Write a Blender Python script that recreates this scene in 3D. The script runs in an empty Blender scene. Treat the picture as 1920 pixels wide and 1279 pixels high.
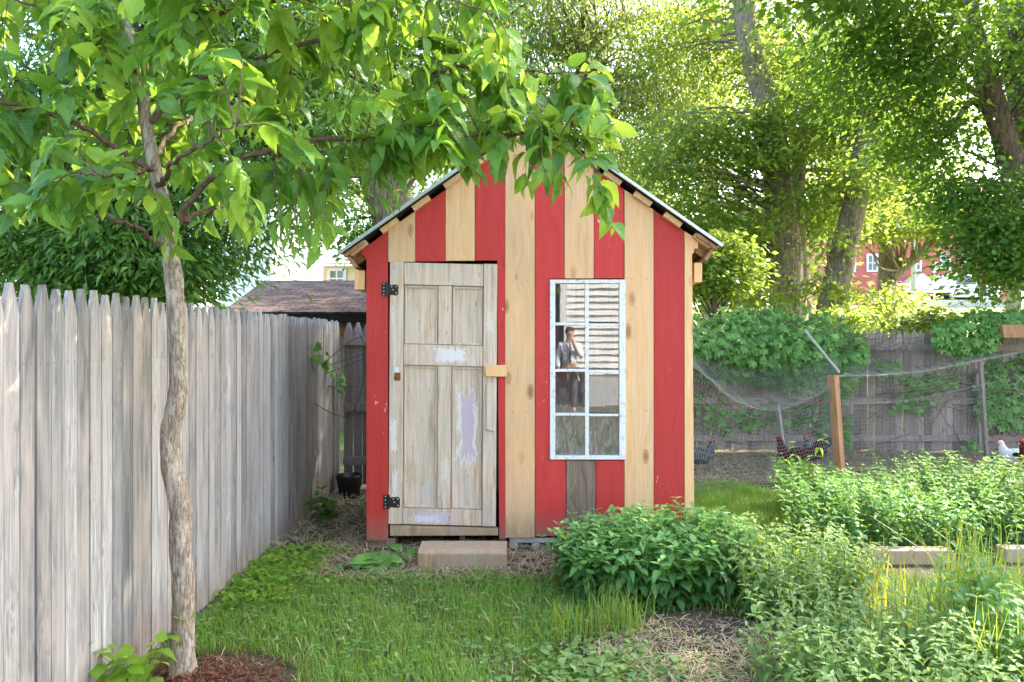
import bpy, math, random
import numpy as np
from mathutils import Vector, Matrix
scene = bpy.context.scene
C = scene.collection
RNG = np.random.default_rng(7)
random.seed(7)
R = math.radians
EYE, F, CX, CY = 1.55, 1400.0, 960.0, 638.0      # eye height, focal length in photo pixels, principal point

# ------------------------------------------------------------------ camera, sky, sun, exposure
cam = bpy.data.cameras.new('camera'); camo = bpy.data.objects.new('camera', cam); C.objects.link(camo)
camo.location = (0, 0, EYE); camo.rotation_euler = (R(90), 0, 0)
cam.sensor_width = 36; cam.lens = F / 1920 * 36; cam.clip_start = .05; cam.clip_end = 600
scene.camera = camo
SUN_EL, TO = R(40), Vector((.86, .51, 0)).normalized()
SUN_DIR = Vector((TO.x * math.cos(SUN_EL), TO.y * math.cos(SUN_EL), math.sin(SUN_EL)))
w = bpy.data.worlds.new('World'); scene.world = w; w.use_nodes = True
nt = w.node_tree; sky = nt.nodes.new('ShaderNodeTexSky'); sky.sky_type = 'NISHITA'; sky.sun_disc = False
sky.sun_elevation = SUN_EL; sky.sun_rotation = math.atan2(TO.x, TO.y)
sky.air_density = 1.0; sky.dust_density = 2.5; sky.ozone_density = 1.0
nt.links.new(sky.outputs[0], nt.nodes['Background'].inputs[0]); nt.nodes['Background'].inputs[1].default_value = .15
sl = bpy.data.lights.new('sun', 'SUN'); sl.energy = 3.3; sl.angle = R(.55); sl.color = (1, .93, .8)
so = bpy.data.objects.new('sun', sl); C.objects.link(so); so.rotation_euler = SUN_DIR.to_track_quat('Z', 'Y').to_euler()
scene.view_settings.view_transform = 'Standard'; scene.view_settings.look = 'None'
scene.view_settings.exposure = 2.85; scene.view_settings.gamma = 1
scene.cycles.max_bounces = 7; scene.cycles.diffuse_bounces = 4; scene.cycles.transmission_bounces = 6; scene.cycles.transparent_max_bounces = 8
scene.cycles.use_denoising = True; scene.cycles.sample_clamp_indirect = 6

# ------------------------------------------------------------------ helpers
def at(px, py, Y): return np.array([(px - CX) / F * Y, Y, EYE + (CY - py) / F * Y])
def gnd(px, py, z=0): Y = F * (EYE - z) / (py - CY); return np.array([(px - CX) / F * Y, Y, z])
WL = {}
def thing(name, label, cat, loc=(0, 0, 0), rz=0, group=None):
    o = bpy.data.objects.new(name, None); C.objects.link(o); o.empty_display_size = .1
    o.location = loc; o.rotation_euler = (0, 0, rz); WL[o] = np.array(loc, float)
    return tag(o, label, cat, group)
def tag(o, label=None, cat=None, group=None, kind=None):
    for k, v in (('label', label), ('category', cat), ('group', group), ('kind', kind)):
        if v: o[k] = v
    return o
def link(name, me, m, parent=None):
    o = bpy.data.objects.new(name, me); C.objects.link(o)
    if m: me.materials.append(m)
    if parent: o.parent = parent; WL[o] = WL.get(parent, np.zeros(3))
    else: WL[o] = np.zeros(3)
    return o
def fast(name, V, Fc, m, parent=None, col=None, smooth=False, local=False):
    """one mesh object from numpy vertices and faces of one size; col = per-vertex colour"""
    V = np.asarray(V, float); Fc = np.asarray(Fc, int)
    if parent is not None and not local: V = V - WL.get(parent, np.zeros(3))
    me = bpy.data.meshes.new(name); n, k = Fc.shape
    me.vertices.add(len(V)); me.vertices.foreach_set('co', V.astype(np.float32).ravel())
    me.loops.add(n * k); me.loops.foreach_set('vertex_index', Fc.astype(np.int32).ravel())
    me.polygons.add(n); me.polygons.foreach_set('loop_start', (np.arange(n) * k).astype(np.int32))
    if smooth: me.polygons.foreach_set('use_smooth', np.ones(n, bool))
    me.update(calc_edges=True)
    if col is not None:
        a = me.color_attributes.new('tone', 'FLOAT_COLOR', 'POINT'); a.data.foreach_set('color', np.asarray(col, np.float32).ravel())
    return link(name, me, m, parent)
class MB:
    """collects boxes, prisms, tubes; build() links them as one mesh object"""
    def __init__(s): s.v, s.f, s.c, s.tone = [], [], [], (.5, .5, .5, 1)
    def add(s, V, Fs, tone=None):
        b = len(s.v); s.v += [tuple(map(float, p)) for p in V]; s.f += [tuple(int(i) + b for i in f) for f in Fs]
        s.c += [tone or s.tone] * len(V); return s
    def box(s, x0, x1, y0, y1, z0, z1, tone=None, M=None):
        V = [(x, y, z) for x in (x0, x1) for y in (y0, y1) for z in (z0, z1)]
        if M is not None: V = [M @ Vector(p) for p in V]
        return s.add(V, [(0, 1, 3, 2), (4, 6, 7, 5), (0, 4, 5, 1), (2, 3, 7, 6), (0, 2, 6, 4), (1, 5, 7, 3)], tone)
    def prism(s, poly, y0, y1, tone=None, axis='y'):
        n = len(poly); V = []
        for y in (y0, y1):
            for a, b in poly: V.append((a, y, b) if axis == 'y' else (y, a, b) if axis == 'x' else (a, b, y))
        return s.add(V, [tuple(range(n)), tuple(range(2 * n - 1, n - 1, -1))] + [(i, i + n, (i + 1) % n + n, (i + 1) % n) for i in range(n)], tone)
    def tube(s, pts, r, sides=8, tone=None, cap=True):
        V, Q = tube(pts, r, sides); n = len(pts)
        Fs = [tuple(q) for q in Q]
        if cap: Fs += [tuple(range(sides)), tuple(range(n * sides - 1, (n - 1) * sides - 1, -1))]
        return s.add(V, Fs, tone)
    def ball(s, c, r, tone=None, nu=12, nv=8):
        r = np.broadcast_to(r, 3); V = []; Fs = []
        for i in range(nv + 1):
            t = math.pi * i / nv
            for j in range(nu):
                p = 2 * math.pi * j / nu; V.append((c[0] + r[0] * math.sin(t) * math.cos(p), c[1] + r[1] * math.sin(t) * math.sin(p), c[2] + r[2] * math.cos(t)))
        for i in range(nv):
            for j in range(nu): Fs.append((i * nu + j, (i + 1) * nu + j, (i + 1) * nu + (j + 1) % nu, i * nu + (j + 1) % nu))
        return s.add(V, Fs, tone)
    def build(s, name, m, parent=None, smooth=False, bevel=0, local=False):
        V = np.array(s.v)
        if parent is not None and not local: V = V - WL.get(parent, np.zeros(3))
        me = bpy.data.meshes.new(name); me.from_pydata([tuple(p) for p in V], [], s.f)
        a = me.color_attributes.new('tone', 'FLOAT_COLOR', 'POINT'); a.data.foreach_set('color', np.array(s.c, np.float32).ravel())
        import bmesh
        bm = bmesh.new(); bm.from_mesh(me); bmesh.ops.recalc_face_normals(bm, faces=bm.faces); bm.to_mesh(me); bm.free()
        if smooth: me.polygons.foreach_set('use_smooth', np.ones(len(me.polygons), bool))
        o = link(name, me, m, parent)
        if bevel: b = o.modifiers.new('bevel', 'BEVEL'); b.width = bevel; b.segments = 2; b.limit_method = 'ANGLE'
        return o
def norm(a): a = np.asarray(a, float); return a / (np.linalg.norm(a, axis=-1, keepdims=True) + 1e-12)
def tube(pts, r, sides=8):
    P = np.asarray(pts, float); n = len(P); r = np.broadcast_to(np.asarray(r, float), (n,))
    T = norm(np.gradient(P, axis=0)); up = np.array([0, 1., 0]) if abs(T[0][1]) < .9 else np.array([1., 0, 0])
    A = np.cross(T, up); bad = np.linalg.norm(A, axis=1) < 1e-3; A[bad] = np.cross(T[bad], np.array([1., 0, .3])); A = norm(A); B = np.cross(T, A)
    t = np.arange(sides) * 2 * math.pi / sides
    V = P[:, None] + r[:, None, None] * (np.cos(t)[None, :, None] * A[:, None] + np.sin(t)[None, :, None] * B[:, None])
    i, j = np.meshgrid(np.arange(n - 1), np.arange(sides), indexing='ij'); j2 = (j + 1) % sides
    Q = np.stack([i * sides + j, (i + 1) * sides + j, (i + 1) * sides + j2, i * sides + j2], -1).reshape(-1, 4)
    return V.reshape(-1, 3), Q
def spline(pts, n):
    """smooth resample of a polyline (any dimension) to n points"""
    P = np.asarray(pts, float); k = len(P); t = np.linspace(0, k - 1, n); out = []
    for x in t:
        i = min(int(x), k - 2); u = x - i; p0, p1, p2, p3 = P[max(i - 1, 0)], P[i], P[i + 1], P[min(i + 2, k - 1)]
        out.append(.5 * (2 * p1 + (p2 - p0) * u + (2 * p0 - 5 * p1 + 4 * p2 - p3) * u * u + (3 * p1 - p0 - 3 * p2 + p3) * u ** 3))
    return np.array(out)
class Quads:
    """gathers quad (or tri) arrays and their colours"""
    def __init__(s): s.V, s.F, s.C, s.n = [], [], [], 0
    def add(s, V, Fc, col=None):
        s.V.append(V); s.F.append(Fc + s.n); s.n += len(V); s.C.append(col if col is not None else np.tile([.5, 0, 0, 1.], (len(V), 1)))
    def tube(s, pts, r, sides=6): s.add(*tube(pts, r, sides))
    def build(s, name, m, parent=None, smooth=False): return fast(name, np.concatenate(s.V), np.concatenate(s.F), m, parent, np.concatenate(s.C), smooth)
def rdir(n, rng=RNG): return norm(rng.normal(size=(n, 3)))
def scatter(T, P, D, N, S, rng=RNG, tone=None):
    TV, TF, TC = T; n = len(P); D = norm(D); side = norm(np.cross(D, N)); N = np.cross(side, D)
    S = np.broadcast_to(S, (n,))[:, None, None]
    V = P[:, None] + S * (TV[None, :, 0:1] * side[:, None] + TV[None, :, 1:2] * D[:, None] + TV[None, :, 2:3] * N[:, None])
    Fc = TF[None] + (np.arange(n) * len(TV))[:, None, None]
    tone = rng.random(n) if tone is None else tone
    col = np.empty((n, len(TV), 4)); col[:, :, 0] = tone[:, None]; col[:, :, 1:3] = TC[None]; col[:, :, 3] = 1
    return V.reshape(-1, 3), Fc.reshape(-1, TF.shape[1]), col.reshape(-1, 4)
def leaf_template(width, stations=9, fold=.25, curl=.25, tooth=.0, peak=.42, wave=.0):
    """a leaf blade along +y, folded along its midrib and curling down, quads"""
    V, Cc = [], []
    for i in range(stations):
        t = i / (stations - 1); prof = (t / peak) ** .55 if t < peak else (1 - ((t - peak) / (1 - peak)) ** 1.5) ** .95
        prof = max(prof, .02) * width * (1 + (tooth if i % 2 else -tooth)); z = -curl * t * t; y = t * (1 - .12 * curl)
        for u in (-1, -.5, 0, .5, 1):
            V.append((u * prof, y - .04 * abs(u) * (1 if tooth else 0), z + fold * abs(u) * prof + wave * math.sin(t * 9 + u * 2) * prof)); Cc.append((abs(u), t))
    Q = [(i * 5 + j, i * 5 + j + 1, (i + 1) * 5 + j + 1, (i + 1) * 5 + j) for i in range(stations - 1) for j in range(4)]
    return np.array(V), np.array(Q), np.array(Cc)
def small_leaf(width, fold=.2, curl=.15):
    V = [(0, 0, 0), (-width, .3, fold * width), (-width * .75, .65, fold * width - curl * .4), (0, 1, -curl), (width * .75, .65, fold * width - curl * .4), (width, .3, fold * width), (0, .5, -curl * .2)]
    Q = [(0, 1, 2, 6), (6, 2, 3, 4), (0, 6, 4, 5)]
    return np.array(V), np.array(Q), np.array([(0, 0), (1, .3), (1, .65), (0, 1), (1, .65), (1, .3), (0, .5)])
DIAMOND = (np.array([(0, 0, 0), (-.3, .45, .07), (0, 1, -.1), (.3, .45, .07)]), np.array([(0, 3, 2, 1)]), np.array([(0, 0), (1, .4), (0, 1), (1, .4)]))
LANCE = (np.array([(0, 0, 0), (-.15, .4, .04), (0, 1, -.18), (.15, .4, .04)]), np.array([(0, 3, 2, 1)]), np.array([(0, 0), (1, .4), (0, 1), (1, .4)]))

# ------------------------------------------------------------------ materials
class NT:
    """short-hand for node trees"""
    def __init__(s, name):
        s.m = bpy.data.materials.new(name); s.m.use_nodes = True; s.t = s.m.node_tree; s.t.nodes.clear()
        s.out = s.t.nodes.new('ShaderNodeOutputMaterial')
    def n(s, kind, ins=None, **kw):
        nd = s.t.nodes.new('ShaderNode' + kind)
        for k, v in kw.items(): setattr(nd, k, v)
        for k, v in (ins or {}).items(): s.set(nd.inputs[k], v)
        return nd
    def set(s, sock, v):
        if isinstance(v, bpy.types.NodeSocket): s.t.links.new(v, sock)
        elif isinstance(v, bpy.types.Node): s.t.links.new(v.outputs[0], sock)
        elif isinstance(v, (tuple, list)) and len(v) == 3 and sock.type == 'RGBA': sock.default_value = (*v, 1)
        else: sock.default_value = v
    def math(s, op, a, b=0, clamp=False): return s.n('Math', {0: a, 1: b}, operation=op, use_clamp=clamp).outputs[0]
    def mix(s, fac, a, b, blend='MIX'): return s.n('MixRGB', {0: fac, 1: a, 2: b}, blend_type=blend).outputs[0]
    def coord(s, scale=(1, 1, 1), rnd=False):
        v = s.n('TexCoord').outputs['Object']
        if rnd:
            r = s.math('MULTIPLY', s.n('ObjectInfo').outputs['Random'], 90.); v = s.n('VectorMath', {0: v, 1: s.n('CombineXYZ', {0: r, 1: r, 2: r}).outputs[0]}, operation='ADD').outputs[0]
        return s.n('Mapping', {0: v, 3: scale}).outputs[0]
    def noise(s, vec, scale, detail=4, rough=.6, dist=0): return s.n('TexNoise', {'Vector': vec, 'Scale': scale, 'Detail': detail, 'Roughness': rough, 'Distortion': dist}).outputs[0]
    def ramp(s, fac, stops):
        r = s.n('ValToRGB', {0: fac}); e = r.color_ramp.elements
        while len(e) < len(stops): e.new(.5)
        for k, (p, c) in enumerate(stops): e[k].position = p; e[k].color = (*c, 1) if isinstance(c, tuple) else (c, c, c, 1)
        return r.outputs[0]
    def bump(s, h, strength=.3, dist=.01): return s.n('Bump', {'Strength': strength, 'Distance': dist, 'Height': h}).outputs[0]
    def bsdf(s, col, rough=.7, spec=.3, metal=0, normal=None, **kw):
        b = s.n('BsdfPrincipled', {'Base Color': col, 'Roughness': rough, 'Specular IOR Level': spec, 'Metallic': metal, **kw})
        if normal is not None: s.set(b.inputs['Normal'], normal)
        return b
    def done(s, sh): s.set(s.out.inputs[0], sh); return s.m
def plain(name, col, rough=.7, spec=.3, metal=0, var=.25, scale=9, bump=.15):
    t = NT(name); v = t.coord(); f = t.noise(v, scale, 6); d = tuple(c * (1 - var) for c in col)
    return t.done(t.bsdf(t.mix(f, d, tuple(min(1, c * (1 + var * .6)) for c in col)), rough, spec, metal, t.bump(t.noise(v, scale * 6), bump, .004)))
def leafmat(name, dark, light, trans, fac=.4, rough=.45, veins=0, spec=.4):
    t = NT(name); a = t.n('Attribute', attribute_name='tone'); sp = t.n('SeparateColor', {0: a.outputs[0]})
    r, u, vv = sp.outputs
    col = t.mix(r, dark, light); tc = t.mix(r, tuple(c * .75 for c in trans), trans); nm = None
    if veins:
        ph = t.math('SUBTRACT', t.math('MULTIPLY', vv, 10.), t.math('MULTIPLY', u, 2.4)); s_ = t.math('ABSOLUTE', t.math('SUBTRACT', t.math('FRACT', ph), .5))
        vein = t.math('MAXIMUM', t.math('LESS_THAN', s_, .07), t.math('LESS_THAN', u, .06))
        col = t.mix(t.math('MULTIPLY', vein, veins), col, tuple(min(1, c * 1.9) for c in light)); nm = t.bump(s_, .55, .004)
    b = t.bsdf(col, rough, spec, 0, nm); tr = t.n('BsdfTranslucent', {0: tc})
    return t.done(t.n('MixShader', {0: fac, 1: b.outputs[0], 2: tr.outputs[0]}))
def wood(name, c1, c2, knot=(.25, .12, .05), grain=1., rough=.75, knots=1, tonevar=.25, spots=None, spotcov=.7, weather=None, nails=(), dirt=0., streak=1.5, ksize=1., hue=None):
    """sawn boards, grain along z; each object (or each vertex tone) shifts the pattern"""
    t = NT(name); a = t.n('SeparateColor', {0: t.n('Attribute', attribute_name='tone').outputs[0]})
    v0 = t.n('TexCoord').outputs['Object']; rr = t.math('ADD', t.math('MULTIPLY', t.n('ObjectInfo').outputs['Random'], 50.), t.math('MULTIPLY', a.outputs[0], 40.))
    v = t.n('VectorMath', {0: v0, 1: t.n('CombineXYZ', {0: rr, 1: rr, 2: rr}).outputs[0]}, operation='ADD').outputs[0]
    kn = t.n('TexVoronoi', {'Vector': t.n('Mapping', {0: v, 3: (6.2, 6.2, 2.7)}).outputs[0], 'Scale': 1.0, 'Randomness': 1.0}); kd = kn.outputs['Distance']
    warp = t.math('MULTIPLY', t.math('POWER', t.math('SUBTRACT', 1., kd, True), 3.), .12)
    gv = t.n('VectorMath', {0: t.n('Mapping', {0: v, 3: (26 * grain, 26 * grain, 1.1)}).outputs[0], 1: t.n('CombineXYZ', {0: t.math('MULTIPLY', warp, 24.), 1: 0., 2: 0.}).outputs[0]}, operation='ADD').outputs[0]
    g = t.noise(gv, 1.6, 6, .62, .6); fine = t.noise(t.n('Mapping', {0: v, 3: (160, 160, 3)}).outputs[0], 1., 3)
    col = t.ramp(g, [(.28, c1), (.5, tuple(.5 * (p + q) for p, q in zip(c1, c2))), (.72, c2)])
    col = t.mix(t.math('MULTIPLY', t.math('SUBTRACT', .62, fine, True), streak), col, tuple(c * .45 for c in c1))
    tv = t.math('ADD', 1 - tonevar * .5, t.math('MULTIPLY', a.outputs[1], tonevar)); col = t.mix(1., col, t.n('CombineColor', {0: tv, 1: tv, 2: tv}).outputs[0], 'MULTIPLY')
    if hue: col = t.mix(t.math('MULTIPLY', a.outputs[1], .8), col, t.mix(1., col, hue, 'MULTIPLY'))
    if nails:
        fu = t.math('ABSOLUTE', t.math('SUBTRACT', t.math('ABSOLUTE', t.math('SUBTRACT', a.outputs[2], .5)), .26)); zz = t.n('SeparateXYZ', {0: v0}).outputs[2]
        for nz0 in nails:
            nz = t.math('ABSOLUTE', t.math('SUBTRACT', zz, t.math('ADD', nz0 - .006, t.math('MULTIPLY', a.outputs[0], .03 if len(nails) > 1 else .012))))
            col = t.mix(t.math('MULTIPLY', t.math('MULTIPLY', t.math('LESS_THAN', fu, .02 if len(nails) > 1 else .035), t.math('LESS_THAN', nz, .0045)), .75), col, (.08, .07, .065))
    if dirt:
        zd = t.n('MapRange', {0: t.n('SeparateXYZ', {0: v0}).outputs[2], 1: .05, 2: .42, 3: 1., 4: 0.}).outputs[0]; dn = t.noise(t.n('Mapping', {0: v, 3: (22, 22, 9)}).outputs[0], 1., 5, .7)
        col = t.mix(t.math('MULTIPLY', t.ramp(t.math('MULTIPLY', zd, t.math('ADD', dn, .25)), [(.25, 0.), (.7, 1.)]), dirt * 1.6, True), col, (.2, .15, .11))
    if knots: col = t.mix(t.math('MULTIPLY', t.math('LESS_THAN', kd, .165 * ksize), .6 * knots), col, knot); col = t.mix(t.math('MULTIPLY', t.math('LESS_THAN', kd, .1 * ksize), .55 * knots), col, tuple(c * .4 for c in knot))
    if weather:
        wz = t.noise(t.n('Mapping', {0: v, 3: (5, 5, 1.3)}).outputs[0], 1.3, 4); col = t.mix(t.ramp(wz, [(.45, 0.), (.7, .8)]), col, weather)
    if spots:
        s1 = t.noise(t.n('Mapping', {0: v, 3: (30, 30, 9)}).outputs[0], 1., 5, .7); s2 = t.noise(v, 2.2, 3)
        col = t.mix(t.math('MULTIPLY', t.math('GREATER_THAN', t.math('ADD', s1, t.math('MULTIPLY', s2, .25)), spotcov + .125), .8), col, spots)
    return t.done(t.bsdf(col, rough, .25, 0, t.bump(t.math('ADD', g, t.math('MULTIPLY', fine, .6)), .35, .004)))
def bark(name, c1, c2, sc=1., lichen=None, strength=.9):
    t = NT(name); v = t.n('TexCoord').outputs['Object']
    g = t.noise(t.n('Mapping', {0: v, 3: (24 * sc, 24 * sc, 4. * sc)}).outputs[0], 1.3, 7, .72, 1.2); big = t.noise(v, 2.2, 4)
    col = t.ramp(g, [(.36, tuple(c * .5 for c in c1)), (.44, c1), (.58, c2)]); col = t.mix(t.math('MULTIPLY', big, .5), col, tuple(c * 1.3 for c in c2))
    if lichen: col = t.mix(t.ramp(t.noise(t.n('Mapping', {0: v, 3: (34, 34, 11)}).outputs[0], 1., 6, .7), [(.52, 0.), (.57, .8)]), col, lichen)
    return t.done(t.bsdf(col, .9, .15, 0, t.bump(g, strength, .03 / sc)))
M = {}
M['red'] = wood('red_paint', (.47, .038, .034), (.55, .05, .044), (.38, .03, .03), 1, .6, .3, .2, (.66, .5, .46), .7, None, (.13, 1.02, 2.0), .4, .45)
M['bare'] = wood('bare_pine', (.67, .41, .2), (.82, .57, .35), (.38, .17, .07), 1.1, .7, .95, .3, None, .7, (.78, .45, .23), (.13, 1.02, 2.0), .35, .7, 1., (1., .87, .7))
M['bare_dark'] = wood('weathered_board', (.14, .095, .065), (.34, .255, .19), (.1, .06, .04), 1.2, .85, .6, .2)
M['picket'] = wood('weathered_picket', (.165, .155, .148), (.45, .43, .415), (.09, .07, .06), 1.3, .9, .8, .7, None, .7, (.38, .33, .29), (1.468,), .5, 1.6, .55)
M['oldfence'] = wood('old_fence', (.18, .145, .125), (.42, .36, .325), (.1, .07, .05), 1.1, .9, .5, .9, None, .7, (.3, .215, .17))
M['cedar'] = wood('cedar_post', (.3, .15, .07), (.5, .29, .14), (.12, .05, .03), .9, .8, .5)
M['timber'] = wood('timber', (.4, .265, .15), (.62, .45, .28), (.25, .15, .08), .8, .8, .5, .3, None, .7, (.36, .3, .24), (), .3)
M['stake'] = plain('grey_stake', (.45, .42, .4), .9)
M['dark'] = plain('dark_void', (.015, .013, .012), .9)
M['iron'] = plain('black_iron', (.02, .02, .022), .45, .5, .3)
M['screw'] = plain('steel', (.6, .6, .62), .35, .5, .9)
M['rust'] = plain('rusty', (.25, .11, .05), .7, .3, .4)
M['white'] = NT('white_paint')
t = M['white']; v = t.coord(); fl = t.ramp(t.noise(v, 38, 6, .75), [(.38, .8), (.45, 0.)])
M['white'] = t.done(t.bsdf(t.mix(fl, (.7, .7, .71), (.36, .32, .28)), .5, .35, 0, t.bump(t.noise(v, 60), .35, .003)))
M['roofmetal'] = plain('roof_metal', (.36, .4, .43), .38, .5, .75, .2, 4)
M['roofedge'] = plain('roof_edge', (.45, .5, .48), .4, .5, .6, .15, 6)
M['concrete'] = plain('concrete', (.5, .5, .49), .95, .2, 0, .3, 14, .5)
M['wire'] = plain('galvanised_wire', (.3, .31, .31), .45, .4, .7)
M['bucket'] = plain('black_plastic', (.012, .012, .014), .4, .5)
M['brick_red'] = plain('red_siding', (.5, .125, .115), .7)  # red washed paler to carry the sun haze over the far house
M['cream'] = plain('cream_siding', (.72, .58, .36), .7, .3, 0, .1)
M['white_siding'] = plain('white_siding', (.74, .73, .71), .6, .3, 0, .06)
M['shade_glass'] = plain('house_glass', (.12, .15, .18), .1, .6)
M['tyre'] = plain('tyre', (.02, .02, .02), .8)
M['car_white'] = plain('white_car_paint', (.75, .75, .74), .3, .5, 0, .04)
SY = 5.55; S = F / SY; SXC = (994 - CX) / S
def bx(px): return (px - CX) / S
def bz(py): return EYE + (CY - py) / S
def door_material():
    t = NT('weathered_door'); v = t.coord(); sp = t.n('SeparateXYZ', {0: v}); X, _, Z = sp.outputs
    g = t.noise(t.n('Mapping', {0: v, 3: (40, 40, 2.2)}).outputs[0], 1.2, 6, .65, .5); g2 = t.noise(t.n('Mapping', {0: v, 3: (9, 9, 2.4)}).outputs[0], 1.2, 4)
    col = t.ramp(g, [(.3, (.34, .235, .165)), (.5, (.59, .455, .345)), (.7, (.72, .61, .52))])
    col = t.mix(t.ramp(g2, [(.4, 0.), (.62, .6)]), col, (.55, .485, .4)); col = t.mix(t.ramp(g2, [(.28, .6), (.42, 0.)]), col, (.46, .31, .15))
    streak = t.noise(t.n('Mapping', {0: v, 3: (60, 60, 7)}).outputs[0], 1., 4, .7)
    col = t.mix(t.ramp(streak, [(.3, .8), (.36, 0.)]), col, (.12, .09, .07))
    fl = t.noise(t.n('Mapping', {0: v, 3: (60, 60, 34)}).outputs[0], 1., 7, .8); sl_ = t.noise(t.n('Mapping', {0: v, 3: (34, 34, 8)}).outputs[0], 1., 6, .72)
    def patch(px, py, hx, hy, c, thr, n_, am=.72):
        nonlocal col
        dx = t.math('DIVIDE', t.math('ABSOLUTE', t.math('SUBTRACT', X, bx(px) - SXC)), hx / S); dz = t.math('DIVIDE', t.math('ABSOLUTE', t.math('SUBTRACT', Z, bz(py))), hy / S)
        d = t.math('MAXIMUM', dx, dz)
        mk = t.math('GREATER_THAN', t.math('ADD', n_, t.math('MULTIPLY', t.math('SUBTRACT', 1., d), .55)), thr)
        col = t.mix(t.math('MULTIPLY', mk, am), col, c)
    patch(876, 800, 30, 112, (.7, .68, .68), .74, sl_); patch(876, 795, 17, 82, (.5, .38, .47), .68, sl_, .85)
    patch(846, 665, 46, 20, (.72, .68, .7), .72, fl); patch(846, 665, 60, 26, (.7, .66, .66), .85, fl)
    patch(812, 970, 52, 16, (.56, .46, .58), .72, fl, .8); patch(800, 972, 60, 16, (.7, .66, .7), .86, fl)
    patch(738, 815, 9, 45, (.74, .72, .72), .7, fl); patch(740, 905, 7, 38, (.74, .7, .74), .72, fl)
    patch(918, 600, 16, 60, (.66, .62, .58), .9, fl); patch(836, 880, 9, 50, (.66, .62, .6), .84, fl)
    for cx, cz in ((790, 960), (872, 960)): patch(cx, 925, 34, 40, (.5, .5, .52), .9, g2, .35)
    return t.done(t.bsdf(col, .8, .25, 0, t.bump(t.math('ADD', g, t.math('MULTIPLY', fl, .5)), .4, .004)))
M['door'] = door_material()
def glass_material():
    t = NT('old_window_glass'); v = t.coord(); z = t.n('SeparateXYZ', {0: v}).outputs[2]
    nm = t.bump(t.noise(t.n('Mapping', {0: v, 3: (3, 3, 9)}).outputs[0], 1.6, 2), .003, .02)
    gl = t.n('BsdfGlossy', {'Color': (.96, .97, .98), 'Roughness': .015, 'Normal': nm}); tr = t.n('BsdfTransparent', {0: (.85, .88, .87)})
    a = t.n('MixShader', {0: .17, 1: tr.outputs[0], 2: gl.outputs[0]})
    st = t.noise(t.n('Mapping', {0: v, 3: (55, 55, 16)}).outputs[0], 1., 6, .75); low = t.n('MapRange', {0: z, 1: 1.35, 2: .75, 3: .02, 4: .5}).outputs[0]
    dirt = t.math('MULTIPLY', t.ramp(st, [(.38, .05), (.66, 1.)]), t.math('ADD', low, .06))
    df = t.n('BsdfDiffuse', {0: (.5, .48, .45)})
    return t.done(t.n('MixShader', {0: dirt, 1: a.outputs[0], 2: df.outputs[0]}))
M['glass'] = glass_material()
def ground_material():
    t = NT('ground_soil'); v = t.coord(); n1 = t.noise(v, 1.6, 6, .65); n2 = t.noise(v, 45, 5, .7)
    sp = t.n('SeparateXYZ', {0: v}); Y = sp.outputs[1]; X = sp.outputs[0]
    soil = t.ramp(n2, [(.3, (.05, .035, .026)), (.7, (.17, .125, .09))]); green = t.ramp(n2, [(.3, (.03, .055, .012)), (.7, (.1, .15, .035))])
    far = t.ramp(n1, [(.35, (.12, .2, .04)), (.65, (.26, .3, .09))])
    col = t.mix(t.ramp(n1, [(.46, 0.), (.54, .65)]), soil, green)
    run = t.ramp(n2, [(.3, (.1, .07, .045)), (.7, (.3, .23, .15))])
    m1 = t.math('MULTIPLY', t.math('GREATER_THAN', Y, 8.15), t.math('GREATER_THAN', X, 1.0)); col = t.mix(m1, col, run)
    col = t.mix(t.math('GREATER_THAN', Y, 10.6), col, far)
    road = t.math('MULTIPLY', t.math('GREATER_THAN', Y, 43.2), t.math('LESS_THAN', Y, 51.)); col = t.mix(road, col, (.33, .32, .31))
    return t.done(t.bsdf(col, .95, .1, 0, t.bump(n2, .7, .03)))
M['ground'] = ground_material()

# ------------------------------------------------------------------ ground: one sheet, flat in the yard, rising behind the right-hand fence
HY = [-80, 11, 14, 20, 30, 40, 46, 60, 120, 400]; HZ = [0, 0, .7, 1.9, 2.6, 3.25, 3.75, 4.1, 4.6, 5]
def smooth(x, a, b): u = np.clip((x - a) / (b - a), 0, 1); return u * u * (3 - 2 * u)
def height(x, y):
    x = np.asarray(x, float); y = np.asarray(y, float)
    return np.interp(y, HY, HZ) * smooth(x, -2, 4) + .02 * np.sin(x * 2.3 + 1) * np.sin(y * 1.9) * smooth(y, 2, 3) * 0
def sheet():
    xs = np.unique(np.concatenate([np.linspace(-140, -8, 12), np.linspace(-8, 12, 41), np.linspace(12, 160, 14)])); ys = np.unique(np.concatenate([np.linspace(-80, 0, 9), np.linspace(0, 14, 29), np.linspace(14, 60, 36), np.linspace(60, 320, 14)]))
    X, Y = np.meshgrid(xs, ys, indexing='ij'); V = np.stack([X, Y, height(X, Y)], -1).reshape(-1, 3); ny = len(ys)
    i, j = np.meshgrid(np.arange(len(xs) - 1), np.arange(ny - 1), indexing='ij'); Q = np.stack([i * ny + j, (i + 1) * ny + j, (i + 1) * ny + j + 1, i * ny + j + 1], -1).reshape(-1, 4)
    return tag(fast('ground', V, Q, M['ground'], smooth=True), kind='structure')
sheet()

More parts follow.
